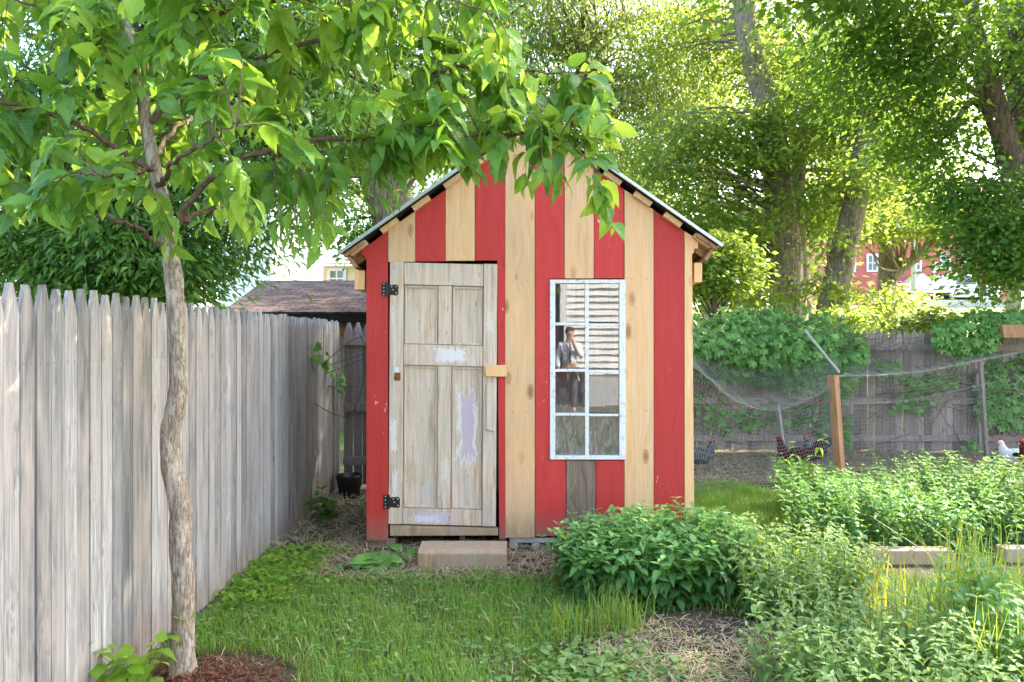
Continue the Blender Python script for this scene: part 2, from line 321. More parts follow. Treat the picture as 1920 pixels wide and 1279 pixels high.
# ------------------------------------------------------------------ the striped shed
shed = thing('shed', 'small garden shed of upright red and bare boards with an old panel door', 'shed', (SXC, SY, 0))
DEEP = SY + 1.5
def rl(px, off=25): return 472 - .707 * (px - 633) + off if px < 1002 else 458 - .695 * (1357 - px) + off
def board(name, m, x0, x1, top=None, bot=1010, poly=None, proud=0, label=None):
    g = .5
    if poly is None:
        a, b = x0 + g, x1 - g
        tp = [(a, top), (b, top)] if top else ([(a, rl(a)), (b, rl(b))] if not a < 1002 < b else [(a, rl(a)), (1002, rl(1001.9)), (b, rl(b))])
        poly = [(a, bot), *tp, (b, bot)]
    tn = random.random()
    mb = MB().prism([(bx(p), bz(q)) for p, q in poly], SY - proud, SY + .022); xa, xb = min(p for p, _ in poly), max(p for p, _ in poly); tg = random.random(); mb.c = [(tn, tg, (p - xa) / (xb - xa), 1) for p, _ in poly] * 2
    o = mb.build(name, M[m], shed, bevel=.002)
    return tag(o, label)
board('red_board', 'red', 0, 0, poly=[(687, 1012), (687, 484), (684, 484), (684, 478), (678, 478), (678, rl(678) + 3), (727, rl(727)), (727.6, 1012)])
board('bare_board', 'bare', 727.5, 779, None, 489.5); board('red_board', 'red', 779, 835, None, 488.5); board('bare_board', 'bare', 835, 890.5, None, 487.5)
board('red_board', 'red', 0, 0, poly=[(891, 487), (891, rl(891)), (946.5, rl(946.5)), (948.5, 1010.5), (936, 1010.5), (932.5, 487)], label='red board notched round the corner of the door')
board('bare_board', 'bare', 947, 1003, None, 1007)
board('red_board', 'red', 0, 0, poly=[(1003.5, 1004), (1003.5, rl(1003.5)), (1057.8, rl(1057.8)), (1057.8, 521), (1030.5, 521), (1030.5, 861.5), (1060.5, 861.5), (1061, 1003)], label='red board notched round the left edge of the window')
board('bare_board', 'bare', 1058.3, 1113.6, None, 520.5); board('red_board', 'red', 1113.6, 1170, None, 520.5)
board('bare_board', 'bare', 1170.6, 1226, None, 1001); board('red_board', 'red', 1226, 1283, None, 999)
board('weathered_board', 'bare_dark', 1061.5, 1117, 862, 1003, label='short grey brown weathered board below the window'); board('red_board', 'red', 1117, 1176 - 5, 862, 1001)
MB().prism([(bx(p), bz(q)) for p, q in [(1283.5, 999), (1283.5, rl(1283.5)), (1309, rl(1309) - 1), (1309, 465), (1301, 465), (1301, 474), (1297.5, 474), (1301.5, 999)]], SY - .004, SY + .03, (.2, .8, 0, 1)).build('corner_board', M['bare'], shed, bevel=.002)
# side and back walls, floor
for s_, x in ((-1, bx(688)), (1, bx(1299))):
    mb = MB(); k = 0; y = SY + .032
    while y < DEEP - .06:
        y2 = min(y + .222, DEEP - .024); mb.box(min(x, x - s_ * .022), max(x, x - s_ * .022), y, y2 - .003, .1, bz(456), (k * .13 % 1, .5, 0, 1)); y = y2; k += 1
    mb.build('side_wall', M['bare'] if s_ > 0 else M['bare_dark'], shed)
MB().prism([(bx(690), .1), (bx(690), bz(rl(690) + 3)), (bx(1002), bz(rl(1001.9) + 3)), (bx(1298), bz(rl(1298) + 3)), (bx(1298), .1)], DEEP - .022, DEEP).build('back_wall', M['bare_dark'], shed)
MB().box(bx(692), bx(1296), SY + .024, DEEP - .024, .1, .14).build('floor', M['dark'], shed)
for x in (bx(692), bx(860), bx(1020), bx(1258)): MB().box(x, x + .04, SY + .09, DEEP - .05, .035, .098).build('floor_joist', M['bare_dark'], shed)
# roof: metal sheets on purlins
YF, YB = SY - .1, DEEP + .1; SF = F / YF
def rp(px, py): return np.array([(px - CX) / SF, EYE + (CY - py) / SF])
PK = rp(1002, 211)
for E, nm in ((rp(633, 472), 0), (rp(1357, 458), 1)):
    d = (E - PK); L = np.linalg.norm(d); d /= L; n = np.array([-d[1], d[0]]); n = n if n[1] > 0 else -n
    def q(a, b): return tuple(PK + d * a + n * b)
    mb = MB(); prof = []
    K = int((YB - YF) / .019); yy = np.linspace(YF, YB, K + 1); hh = np.array([.006 if k % 8 in (0, 1) else 0 for k in range(K + 1)])
    V = []
    for a in (0., L):
        for y, h in zip(yy, hh): p = q(a, h - .002); V.append((p[0], y, p[1]))
        for y, h in zip(yy, hh): p = q(a, h - .005); V.append((p[0], y, p[1]))
    k2 = 2 * (K + 1); Fs = [(k, k + 1, k2 + k + 1, k2 + k) for k in range(K)] + [(K + 1 + k, k2 + K + 1 + k, k2 + K + 2 + k, K + 2 + k) for k in range(K)] + [(k2 + k, k2 + k + 1, k2 + K + 2 + k, k2 + K + 1 + k) for k in range(K)]
    mb.add(V, Fs); mb.build('roof_sheet', M['roofmetal'], shed)
    MB().prism([q(0, .004), q(L, .004), q(L, -.02), q(0, -.02)], YF - .004, YF + .012).build('rake_trim', M['roofedge'], shed, bevel=.003)
    MB().prism([q(0.02, -.0075), q(L - .03, -.0075), q(L - .03, -.024), q(0.02, -.024)], YF + .018, YB - .02).build('sheathing', M['dark'], shed)  # near-black colour stands for the shade in the gap under the sheet
    for k, a in enumerate(np.linspace(.12, L - .21, 6)):
        MB().prism([q(a, -.026), q(a + .15, -.026), q(a + .15, -.064), q(a, -.064)], YF + .05, YB - .03, (k * .17, random.random(), 0, 1)).build('purlin', M['bare'], shed)
    MB().prism([q(L - .2, -.028), q(L - .02, -.028), q(L - .02, -.055), q(L - .2, -.055)], YF + .022, YF + .048, (.4, .4, 0, 1)).build('eave_block', M['cedar'], shed, bevel=.002)
    MB().prism([q(L - .05, -.06), q(L - .025, -.06), q(L - .025, -.15), q(L - .05, -.15)], YF + .06, YB - .04).build('fascia', M['cedar'], shed)
    for y in (SY + .06, DEEP - .1): MB().prism([q(.1, -.0655), q(L - .052, -.0655), q(L - .052, -.125), q(.1, -.15)], y, y + .04).build('rafter', M['cedar'], shed)
    xs = (663, 683) if not nm else (1303.5, 1318.5); zs = (505, 541) if not nm else (490, 527)
    MB().box(bx(xs[0]), bx(xs[1]), SY + .03, DEEP + .05, bz(zs[1]), bz(zs[0]), (.3, .9, 0, 1)).build('side_beam', M['bare'], shed, bevel=.003)
MB().prism([tuple(PK + (-.1, -.068)), tuple(PK + (0, .008)), tuple(PK + (.1, -.062)), tuple(PK + (.1, -.05)), tuple(PK + (0, .022)), tuple(PK + (-.1, -.056))], YF - .006, YB + .004).build('ridge_cap', M['roofedge'], shed)

# door with panels, hinges, handle
def dq(px, py): return (bx(px - .006 * (py - 735)), bz(py + .024 * (px - 729)))
def dbox(mb, x0, x1, y0, y1, d0, d1, tone=None): return mb.prism([dq(x0, y1), dq(x0, y0), dq(x1, y0), dq(x1, y1)], SY + d0, SY + d1, tone)
mb = MB()
for k, a in enumerate([(730, 755.2, 489, 981, -.003), (905.8, 931, 489, 981, -.003), (756, 905, 490, 531, .005), (756, 905, 643, 682, .005), (756, 905, 951, 981, .005), (821, 845.5, 532, 642, .006), (821, 845.5, 683, 950, .006)]):
    dbox(mb, *a[:4], a[4], .04, (k * .13, .5, 0, 1))
door = mb.build('door', M['door'], shed, bevel=.002)
for x0, x1, y0, y1 in ((756, 821, 531.6, 642.6), (846, 905, 531.6, 642.6), (756, 821, 682.6, 950.6), (846, 905, 682.6, 950.6)):
    dbox(MB(), x0, x1, y0, y1, .027, .036).build('door_panel', M['door'], door)
    mb = MB()
    for a in ((x0 + 1.6, x0 + 5, y0 + 1.6, y1 - .6), (x1 - 5, x1 - 1.8, y0 + 1.6, y1 - .6), (x0 + 5.1, x1 - 5.1, y0 + 1.6, y0 + 5), (x0 + 5.1, x1 - 5.1, y1 - 4, y1 - .6)): dbox(mb, *a, .015, .0265)
    mb.build('panel_moulding', M['door'], door, bevel=.003)
for hy, (x0, x1) in ((541, (716, 747)), (939, (719, 750))):
    mb = MB(); m = (x0 + x1) / 2 - 5
    mb.prism([(bx(p), bz(q_)) for p, q_ in [(x0, hy - 13), (m, hy - 13), (m, hy + 13), (x0, hy + 13)]], SY - .006, SY - .001)
    mb.prism([(bx(p), bz(q_)) for p, q_ in [(m + .4, hy - 8), (x1 - 3, hy - 9), (x1, hy - 6), (x1, hy + 9), (x1 - 3, hy + 12), (m + .4, hy + 10)]], SY - .004, SY + .002)
    mb.tube([(bx(m), SY - .008, bz(hy - 13)), (bx(m), SY - .008, bz(hy + 13))], .007)
    h = mb.build('hinge', M['iron'], door)
    for p, q_ in ((x0 + 4, hy - 10), (x0 + 4, hy - 3), (x0 + 4, hy + 4), (x0 + 4, hy + 10), (x1 - 4, hy - 5), (x1 - 4, hy + 7), (m + 8, hy - 5), (m + 10, hy + 1)): MB().ball((bx(p), SY - .005, bz(q_)), (.0055, .003, .0055), nu=8, nv=4).build('screw', M['screw'], h)
MB().prism([dq(912, 800), dq(912, 712), dq(929, 712), dq(929, 780), dq(927, 803)], SY - .022, SY + .002, (.7, .6, 0, 1)).build('pull_handle', M['door'], door, bevel=.006)
mb = MB(); mb.prism([dq(739, 712), dq(739, 697), dq(751, 697), dq(751, 712)], SY - .004, SY + .002); mb.ball((bx(744.5), SY - .01, bz(705)), .013)
mb.build('knob_plate', M['rust'], door)
MB().prism([dq(741, 696), dq(741, 686), dq(748, 686), dq(748, 696)], SY - .005, SY + .002).build('catch', M['white'], door)
lb = MB().prism([(bx(911), bz(704)), (bx(910.5), bz(684)), (bx(950), bz(682.5)), (bx(950.5), bz(704.5))], SY - .032, SY - .006, (.35, .9, 0, 1)).build('latch_block', M['bare'], shed, bevel=.002)
MB().ball((bx(941), SY - .033, bz(694)), (.006, .003, .006)).build('screw', M['screw'], lb)
MB().prism([(bx(731), bz(1004)), (bx(731), bz(984)), (bx(934), bz(989)), (bx(934), bz(1003))], SY + .005, SY + .04, (.8, .6, 0, 1)).build('threshold', M['timber'], shed, bevel=.003)

# window: white sash, muntins, eight panes
def wbox(mb, x0, x1, y0, y1, d0, d1): return mb.box(bx(x0), bx(x1), SY + d0, SY + d1, bz(y1), bz(y0))
mb = MB()
for a in ((1031, 1041, 523, 860), (1161, 1172.6, 523, 860), (1041.2, 1160.8, 523, 530), (1041.2, 1160.8, 852.5, 860)): wbox(mb, *a, -.012, .03)
win = mb.build('window', M['white'], shed, bevel=.003)
mb = MB(); wbox(mb, 1097, 1104, 530.3, 852.2, -.003, .022)
for y in (606, 693, 775.5): wbox(mb, 1041.3, 1096.8, y - 2.6, y + 2.6, -.002, .02); wbox(mb, 1104.2, 1160.7, y - 1, y + 3.6, -.002, .02)
mb.build('muntin', M['white'], win, bevel=.002)
for (y0, y1) in ((530.4, 603), (609, 690), (696, 772.5), (778.5, 852)):
    for (x0, x1) in ((1041.4, 1096.6), (1104.4, 1160.4)):
        tl = random.uniform(-.0015, .0015); MB().add([(bx(x0), SY + .012 + tl, bz(y1)), (bx(x1), SY + .012 - tl, bz(y1)), (bx(x1), SY + .012 - tl, bz(y0)), (bx(x0), SY + .012 + tl, bz(y0))], [(0, 1, 2, 3)]).build('pane', M['glass'], win)
MB().prism([(bx(1098), bz(826)), (bx(1160), bz(768)), (bx(1163), bz(776)), (bx(1101), bz(836))], SY + .12, SY + .15, (.5, .5, 0, 1)).build('inner_brace', M['bare_dark'], shed)

# step and concrete block
b0 = gnd(783, 1069); b1 = gnd(950, 1069)
st = MB().prism([(b0[1], .004), (b0[1], .115), (b0[1] + .03, .14), (b0[1] + .24, .14), (b0[1] + .25, .1), (b0[1] + .25, .004)], b0[0], b1[0], (.4, .7, 0, 1), axis='x').build('step', M['timber'], bevel=.006)
tag(st, 'squared timber block lying as a step below the panel door', 'step')
mb = MB(); x0, x1, z0, z1 = bx(955), bx(1056), .0, .078; y0, y1 = SY + .03, SY + .22
hw = (x1 - x0); zc = .042
for a in ((x0, x1, zc, z1), (x0, x0 + hw * .16, z0, zc - .0005), (x0 + hw * .42, x0 + hw * .56, z0, zc - .0005), (x0 + hw * .86, x1, z0, zc - .0005)): mb.box(a[0], a[1], y0, y1, a[2], a[3])
tag(mb.build('concrete_block', M['concrete'], bevel=.004), 'grey hollow concrete block propping up the shed right of the step', 'block')
mb = MB(); mb.box(bx(690), bx(740), SY + .03, SY + .2, 0, .075)
tag(mb.build('foundation_block', M['bare_dark'], bevel=.006), 'dark wooden block under the left corner of the shed', 'block')

# ------------------------------------------------------------------ fences
def picket_run(name, label, p0, p1, top, bottom, pitch, m, inner, pw=.086, tip=.11, rails=(), rail_side=1, posts=(), seed=1, nails=True, jitter=.012):
    """an upright picket fence from p0 to p1; inner = unit normal of the face that carries the pickets"""
    rng = random.Random(seed); p0, p1 = np.array(p0, float), np.array(p1, float); L = np.linalg.norm(p1 - p0); d = (p1 - p0) / L; inner = np.array(inner, float)
    fe = thing(name, label, 'fence', (*p0, 0)); n = int(L / pitch); P3 = lambda u, o, z: (p0[0] + d[0] * u + inner[0] * o, p0[1] + d[1] * u + inner[1] * o, z)
    per = 27; mb = MB()
    for i in range(n):
        u = i * pitch + rng.uniform(-.002, .002); wd = pw * rng.uniform(.95, 1.01) - .0015; zt = top + rng.uniform(-jitter, jitter); z0 = bottom + rng.uniform(0, .02); o = rng.uniform(-.003, .003); lean = rng.uniform(-.005, .005)
        pts = [(u, z0), (u + wd, z0), (u + wd + lean, zt - tip), (u + wd * .62 + lean, zt), (u + wd * .38 + lean, zt), (u + lean, zt - tip)]
        V = [P3(a, o, b) for a, b in pts] + [P3(a, o - .018, b) for a, b in pts]
        tn = (rng.random(), rng.random(), 0, 1)
        mb.add(V, [tuple(range(6)), tuple(range(11, 5, -1))] + [(k, k + 6, (k + 1) % 6 + 6, (k + 1) % 6) for k in range(6)], tn); mb.c[-12:] = [(tn[0], tn[1], b_, 1) for b_ in (0, 1, 1, .62, .38, 0) * 2]
        if (i + 1) % per == 0 or i == n - 1: mb.build('picket_panel', m, fe); mb = MB()
    for rz in rails:
        o0, o1 = (-.062, -.0215) if rail_side > 0 else (.0045, .044)
        V = [P3(u, o, z) for u in (0, L) for o in (o0, o1) for z in (rz - .042, rz + .042)]
        MB().add(V, [(0, 1, 3, 2), (4, 6, 7, 5), (0, 4, 5, 1), (2, 3, 7, 6), (0, 2, 6, 4), (1, 5, 7, 3)], (.3, .6, 0, 1)).build('rail', M['oldfence'], fe)
    for u in posts:
        V = [P3(u + a, o, z) for a in (0, .09) for o in (-.155, -.065) for z in (0, top - .08)]
        MB().add(V, [(0, 1, 3, 2), (4, 6, 7, 5), (0, 4, 5, 1), (2, 3, 7, 6), (0, 2, 6, 4), (1, 5, 7, 3)], (.6, .4, 0, 1)).build('fence_post', m, fe)
    return fe
LX = lambda y: -1.76 - .0114 * (y - 4.25)
CORNER = 7.85
picket_run('picket_fence', 'tall weathered grey picket fence running along the left side of the lawn', (LX(1.4), 1.4), (LX(CORNER), CORNER), 1.755, .02, .0892, M['picket'], (1, .0114), rails=(1.47, .95, .35), posts=(.1, 2.5, 4.9), seed=3)
picket_run('picket_fence', 'dim brown picket fence with two rails across the end of the alley', (LX(CORNER) + .04, CORNER - .03), (.9, CORNER - .03), 1.735, .03, .1, M['oldfence'], (0, -1), pw=.094, rails=(1.55, .86, .3), rail_side=-1, seed=5, nails=False)
picket_run('picket_fence', 'sagging grey brown picket fence behind the chicken run, overgrown with creeper', (1.0, 10.4), (12.5, 10.4), 1.7, .02, .099, M['oldfence'], (0, -1), pw=.095, rails=(1.46, .72, .2), rail_side=-1, seed=8, nails=False, jitter=.025)
# ------------------------------------------------------------------ buildings beyond the fences
def shingle_material():
    t = NT('brown_shingles'); v = t.coord(); br = t.n('TexBrick', {'Vector': t.n('Mapping', {0: v, 3: (1, 1, 1)}).outputs[0], 'Color1': (.2, .13, .115, 1), 'Color2': (.13, .085, .08, 1), 'Mortar': (.04, .03, .03, 1), 'Scale': 1., 'Mortar Size': .012, 'Brick Width': .3, 'Row Height': .14})
    n = t.noise(v, 2.5, 5); col = t.mix(t.ramp(n, [(.45, 0.), (.75, .6)]), br.outputs[0], (.36, .26, .22))
    return t.done(t.bsdf(col, .95, .1, 0, t.bump(br.outputs[1], -.6, .02)))
M['shingle'] = shingle_material()
M['white_roof'] = plain('pale_roof', (.6, .57, .54), .8)
def slab(P, th, name, m, parent):
    """a roof plane through four corners with thickness th downward"""
    P = [np.array(p) for p in P]; V = P + [p - np.array((0, 0, th)) for p in P]
    return MB().add(V, [(0, 1, 2, 3), (7, 6, 5, 4), (0, 4, 5, 1), (1, 5, 6, 2), (2, 6, 7, 3), (3, 7, 4, 0)]).build(name, m, parent)
g = thing('garage', 'low dark garage with a brown shingle roof behind the alley fence', 'garage', (-3, 13, 0))
xl, xr, ye, yr, ze, zr = -5.05, -.3, 13., 16.4, 2.06, 2.88
slab([(xl, ye, ze), (xr, ye, ze), (xr, yr, zr), (xl - .4, yr, zr)], .03, 'roof', M['shingle'], g)
slab([(xl - .4, yr + .003, zr), (xr, yr + .003, zr), (xr, yr + 3.4, ze), (xl - .4, yr + 3.4, ze)], .03, 'roof', M['shingle'], g)
MB().box(xl + .2, xr - .2, ye + .25, yr + 3.1, 0, ze - .02).build('wall', M['bare_dark'], g)
MB().box(xl, xr, ye + .02, ye + .05, ze - .2, ze - .034).build('fascia', M['dark'], g)
MB().box(-3.3, -2.3, ye + .2, ye + .245, ze - .42, ze - .25, (.4, .4, 0, 1)).build('rotten_board', M['rust'], g)
tag(fast('dead_branch', *tube(spline([(-3.85, 13.9, 2.32), (-3.6, 13.75, 2.3), (-3.35, 13.95, 2.34), (-3.2, 14.2, 2.4)], 12), .012, 5), M['timber']), 'thin dead branch lying on the brown garage roof', 'branch')

def clap(mb, a, b, z0, z1, pitch=.13, out=.02, tone=None, gap=0.):
    """clapboards on the wall line a->b (outside to the right of travel)"""
    a, b = np.array(a, float), np.array(b, float); d = norm(b - a); n = np.array([d[1], -d[0]]); z = z0
    while z < z1 - .01:
        zt = min(z + pitch, z1) - gap; P = []
        for p in (a, b): P += [(*(p + n * out), z), (*(p + n * .004), zt), (*p, zt), (*(p), z)]
        mb.add(P, [(0, 4, 5, 1), (0, 3, 7, 4), (0, 1, 2, 3), (4, 7, 6, 5), (1, 5, 6, 2), (3, 2, 6, 7)], tone); z = zt + gap
def win_on(parent, x0, x1, z0, z1, y, fr=.12, mw=.05, mun=True, white=None):
    mb = MB(); 
    for a in ((x0 - fr, x0, z0 - fr, z1 + fr), (x1, x1 + fr, z0 - fr, z1 + fr), (x0, x1, z1, z1 + fr), (x0, x1, z0 - fr, z0)): mb.box(a[0], a[1], y - .06, y, a[2], a[3])
    if mun:
        xm, zm = (x0 + x1) / 2, (z0 + z1) / 2; mb.box(x0, x1, y - .04, y - .01, zm - mw / 2, zm + mw / 2); mb.box(xm - mw / 2, xm + mw / 2, y - .042, y - .012, z0, z1)
    wn = mb.build('window', M['white'], parent); MB().box(x0, x1, y - .008, y + .005, z0, z1).build('pane', M['shade_glass'], wn)
    return wn
h = thing('house', 'tall pale house in full sun at the far left behind the garage', 'house', (-8.3, 27, 0))
mb = MB(); A, B, Cc, D = (-10.6, 27), (-8.1, 25), (-6.9, 27.2), (-9.4, 29.2)
for a, b in ((A, B), (B, Cc), (Cc, D), (D, A)): clap(mb, a, b, 0, 6.4, .16, .025)
mb.build('wall', M['white_siding'], h)
slab([(*A, 6.3), (*B, 6.3), (-7.4, 26.1, 8.1), (-10, 28.2, 8.1)], .15, 'roof', M['white_roof'], h); slab([(-7.4, 26.1, 8.105), (*Cc, 6.3), (*D, 6.3), (-10, 28.2, 8.105)], .15, 'roof', M['white_roof'], h)
h = thing('house', 'low cream sided house with a small white window above the garage roof', 'house', (-5, 29, 0))
mb = MB(); clap(mb, (-7.6, 28.5), (-2.5, 28.5), 0, 4.42, .16, .025); clap(mb, (-7.6, 33), (-7.6, 28.5), 0, 4.42, .16, .025); mb.build('wall', M['cream'], h)
slab([(-7.9, 28.1, 4.5), (-2.2, 28.1, 4.5), (-2.8, 30.8, 5.5), (-6.2, 30.8, 5.5)], .08, 'roof', M['white_roof'], h)
x0, x1 = at(619, 0, 28.4)[0], at(643, 0, 28.4)[0]; win_on(h, x0, x1, 3.65, at(0, 507, 28.4)[2], 28.46)

h = thing('house', 'long red two storey house with white windows beyond the street on the right', 'house', (29, 56, 4))
YH = 56.; x0, x1 = at(1545, 0, YH)[0], at(1900, 0, YH)[0]
MB().box(x0, x1, YH, YH + 9, 3.6, 11.6).build('wall', M['brick_red'], h)
slab([(x0 - .5, YH - .5, 11.6), (x1 + .5, YH - .5, 11.6), (x1 + .5, YH + 4.5, 14.5), (x0 - .5, YH + 4.5, 14.5)], .2, 'roof', M['shingle'], h)
for a, b, c, d in ((1628, 1643, 478, 505), (1712, 1724, 483, 504), (1766, 1779, 476, 502), (1806, 1818, 478, 502), (1590, 1601, 480, 505), (1850, 1862, 478, 502), (1628, 1643, 400, 430), (1712, 1725, 400, 430), (1766, 1780, 400, 430)):
    p, q_ = at(a, d, YH - .01), at(b, c, YH - .01); win_on(h, p[0], q_[0], p[2], q_[2], YH - .01, .14, .06)
p, q_ = at(1708, 566, YH - 1.2), at(1745, 514, YH - 1.2); po = MB()
po.prism([(p[0], q_[2] - .45), (q_[0], q_[2] - .45), ((p[0] + q_[0]) / 2, q_[2] + .1)], YH - 1.5, YH - .05)
po.box(p[0] - .1, q_[0] + .1, YH - 1.52, YH - .05, q_[2] - .66, q_[2] - .455)
for x in (p[0] + .02, q_[0] - .2): po.box(x, x + .18, YH - 1.4, YH - 1.22, 4.0, q_[2] - .665)
po.build('portico', M['white'], h); MB().box(p[0] + .3, p[0] + 1.15, YH - .04, YH - .012, 4.05, q_[2] - .9).build('door', M['white'], h)

# street furniture and the parked truck
zs = float(height(24, 42))
mb = MB(); mb.box(at(1668, 0, 42.4)[0], at(1900, 0, 42.4)[0], 42.4, 42.75, zs - .3, at(0, 561, 42.4)[2]); tag(mb.build('retaining_wall', M['concrete'], bevel=.02), 'pale low concrete wall along the edge of the street', 'wall')
sg = thing('street_sign', 'small white sign on a thin post in front of the red house', 'sign', (at(1752, 0, 41.5)[0], 41.5, zs))
px_ = at(1752, 0, 41.5)[0]; MB().tube([(px_, 41.5, zs - .3), (px_, 41.5, at(0, 492, 41.5)[2])], .05).build('post', M['car_white'], sg); MB().box(px_ - .17, px_ + .17, 41.42, 41.445, at(0, 508, 41.5)[2], at(0, 490, 41.5)[2]).build('sign_plate', M['car_white'], sg)
px_ = at(1713, 0, 41)[0]; ul = thing('utility_pole', 'grey pole on a round concrete base beside the street', 'pole', (px_, 41, zs))
MB().tube([(px_, 41, zs), (px_, 41, 9)], .13).build('pole', M['stake'], ul); MB().tube([(px_, 41, zs - .4), (px_, 41, at(0, 552, 41)[2])], .28, 14).build('base', M['concrete'], ul)
YT = 46.; xt = at(1715, 0, YT)[0]; zt = float(height(26, YT)); tr = thing('pickup_truck', 'white flatbed pickup truck parked in front of the red house', 'truck', (xt, YT, zt))
W_ = 1.9
MB().prism([(2.3, .5), (2.3, 1.15), (2.35, 1.9), (2.5, 1.98), (3.55, 1.95), (4.1, 1.25), (5.3, 1.12), (5.42, .95), (5.42, .5)], 0, W_).build('body', M['car_white'], tr, bevel=.06, local=True)
MB().prism([(2.55, 1.28), (2.58, 1.8), (3.45, 1.8), (3.85, 1.28)], -.012, W_ + .012).build('window', M['shade_glass'], tr, local=True)
MB().box(-.3, 2.25, -.05, W_ + .05, .78, .92).build('flatbed', M['car_white'], tr, local=True)
for y in (-.04, W_):
    mb = MB()
    for z in (1.12, 1.38): mb.box(-.28, 2.2, y, y + .04, z, z + .1)
    for x in (-.28, .9, 2.1): mb.box(x, x + .08, y + .041, y + .085, .925, 1.5)
    mb.build('stake_rail', M['car_white'], tr, local=True)
MB().box(-.2, 5.2, .3, W_ - .3, .42, .74).build('chassis', M['dark'], tr, local=True)
for x in (.75, 4.35):
    for y in (-.02, W_ - .2):
        n_ = 24; P = [(x + .4 * math.cos(a), .4 + .4 * math.sin(a)) for a in np.linspace(0, 2 * math.pi, n_, False)]
        wh = MB().prism(P, y, y + .22).build('wheel', M['tyre'], tr, bevel=.03, local=True)
        P = [(x + .22 * math.cos(a), .4 + .22 * math.sin(a)) for a in np.linspace(0, 2 * math.pi, n_, False)]
        MB().prism(P, y - .012, y + .232).build('rim', M['screw'], wh, local=True)
MB().ball((5.4, .2, .95), (.06, .12, .1)).build('headlight', M['white'], tr, local=True); MB().ball((5.4, W_ - .2, .95), (.06, .12, .1)).build('headlight', M['white'], tr, local=True)

# the house and the man behind the camera, seen in the window glass
h = thing('house', 'white clapboard house behind the camera, mirrored in the window panes', 'house', (5, -6.8, 0))
mb = MB(); clap(mb, (9.5, -6.8), (1.45, -6.8), .75, 7.2, .158, .05, gap=.011); mb.build('siding', M['white_siding'], h)
MB().box(1.45, 9.5, -13, -6.805, 0, 7.2).build('wall', M['dark'], h)  # near-black backing paints the shadow lines in the clapboard gaps
MB().box(1.28, 1.448, -6.95, -6.74, .6, 7.2).build('corner_trim', M['white_siding'], h)
MB().box(1.6, 9.4, -6.804, -6.775, .0, .748).build('plinth', M['concrete'], h)
MB().prism([(.9, 6.6), (1.25, 6.6), (5.5, 10.6), (9.8, 6.6), (10.2, 6.6), (5.5, 11.1)], -13.2, -6.4).build('roof', M['white_roof'], h)
MB().box(.95, 1.27, -6.9, -6.78, 4.3, 5.4).build('eave_bracket', M['white_siding'], h); MB().box(1.1, 1.27, -6.9, -6.78, 2.9, 3.9).build('downpipe', M['white_siding'], h)
MB().box(.55, 1.27, -8.2, -8.0, 0, 2.6).build('porch_door', M['brick_red'], h)
MB().box(-9, .5, -8.6, -8.45, 0, 1.9, (.3, .3, 0, 1)).build('picket_panel', M['oldfence'], thing('board_fence', 'brown board fence behind the camera beside the white house', 'fence', (-4, -8.5, 0)))
def skin(name, pts, edges, m, parent, sub=2):
    """one continuous skinned body: pts = (x, y, z, radius)"""
    me = bpy.data.meshes.new(name); base = WL.get(parent, np.zeros(3)); me.from_pydata([tuple(np.array(p[:3])) for p in pts], edges, [])
    o = link(name, me, m, parent); o.modifiers.new('skin', 'SKIN'); me.skin_vertices or None
    if not me.skin_vertices:
        import bmesh
        bm = bmesh.new(); bm.from_mesh(me); bm.verts.layers.skin.verify(); bm.to_mesh(me); bm.free()
    for i, p in enumerate(pts): r = p[3]; me.skin_vertices[0].data[i].radius = r if isinstance(r, tuple) else (r, r)
    me.skin_vertices[0].data[0].use_root = True
    s_ = o.modifiers.new('sub', 'SUBSURF'); s_.levels = s_.render_levels = sub
    return o
M['skin'] = plain('skin', (.5, .3, .22), .6, .3, 0, .08); M['shirt'] = plain('shirt', (.78, .75, .8), .8, .2, 0, .05); M['trousers'] = plain('trousers', (.12, .1, .09), .85); M['hair'] = plain('hair', (.04, .025, .018), .7); M['tie'] = plain('tie', (.03, .03, .05), .6)
man = thing('person', 'man in white shirt, one hand raised to his mouth, mirrored in the window', 'person', (1.27, -5.0, 0), rz=0)
pts = [(0, 0, 1.0, .12), (0, 0, 1.2, .105), (0, 0, 1.42, .115), (0, 0, 1.55, .06), (0, .01, 1.62, .06), (0, .02, 1.72, .095), (0, .02, 1.8, .085),
       (.19, 0, 1.46, .045), (.25, .04, 1.2, .038), (.1, .2, 1.42, .036), (.04, .17, 1.6, .034),            # raised arm
       (-.19, 0, 1.46, .045), (-.25, -.02, 1.18, .038), (-.25, .06, .93, .035), (-.25, .08, .85, .034),      # hanging arm
       (.1, 0, .95, .1), (.11, .02, .52, .065), (.11, -.02, .1, .045), (.11, .1, .04, .04), (-.1, 0, .95, .1), (-.11, .02, .52, .065), (-.11, -.02, .1, .045), (-.11, .1, .04, .04)]
ed = [(0, 1), (1, 2), (2, 3), (3, 4), (4, 5), (5, 6), (2, 7), (7, 8), (8, 9), (9, 10), (2, 11), (11, 12), (12, 13), (13, 14), (0, 15), (15, 16), (16, 17), (17, 18), (0, 19), (19, 20), (20, 21), (21, 22)]
for base_i, (hx, hy, hz), sg_ in ((10, (.04, .17, 1.6), 1), (14, (-.25, .08, .85), -1)):
    for k in range(4):
        a = len(pts); ox = (k - 1.5) * .019; ln = (.07, .08, .075, .06)[k]
        if sg_ > 0: pts += [(hx + ox, hy - .01, hz + .045, .009), (hx + ox - .01, hy - .03, hz + .045 + ln * .6, .008)]
        else: pts += [(hx, hy + ox, hz - .05, .009), (hx + .012, hy + ox, hz - .05 - ln, .008)]
        ed += [(base_i, a), (a, a + 1)]
    a = len(pts); pts += [(hx - .045 * sg_, hy + .02, hz + .01 * sg_, .011), (hx - .06 * sg_, hy + .0, hz + .045 * sg_, .009)]; ed += [(base_i, a), (a, a + 1)]
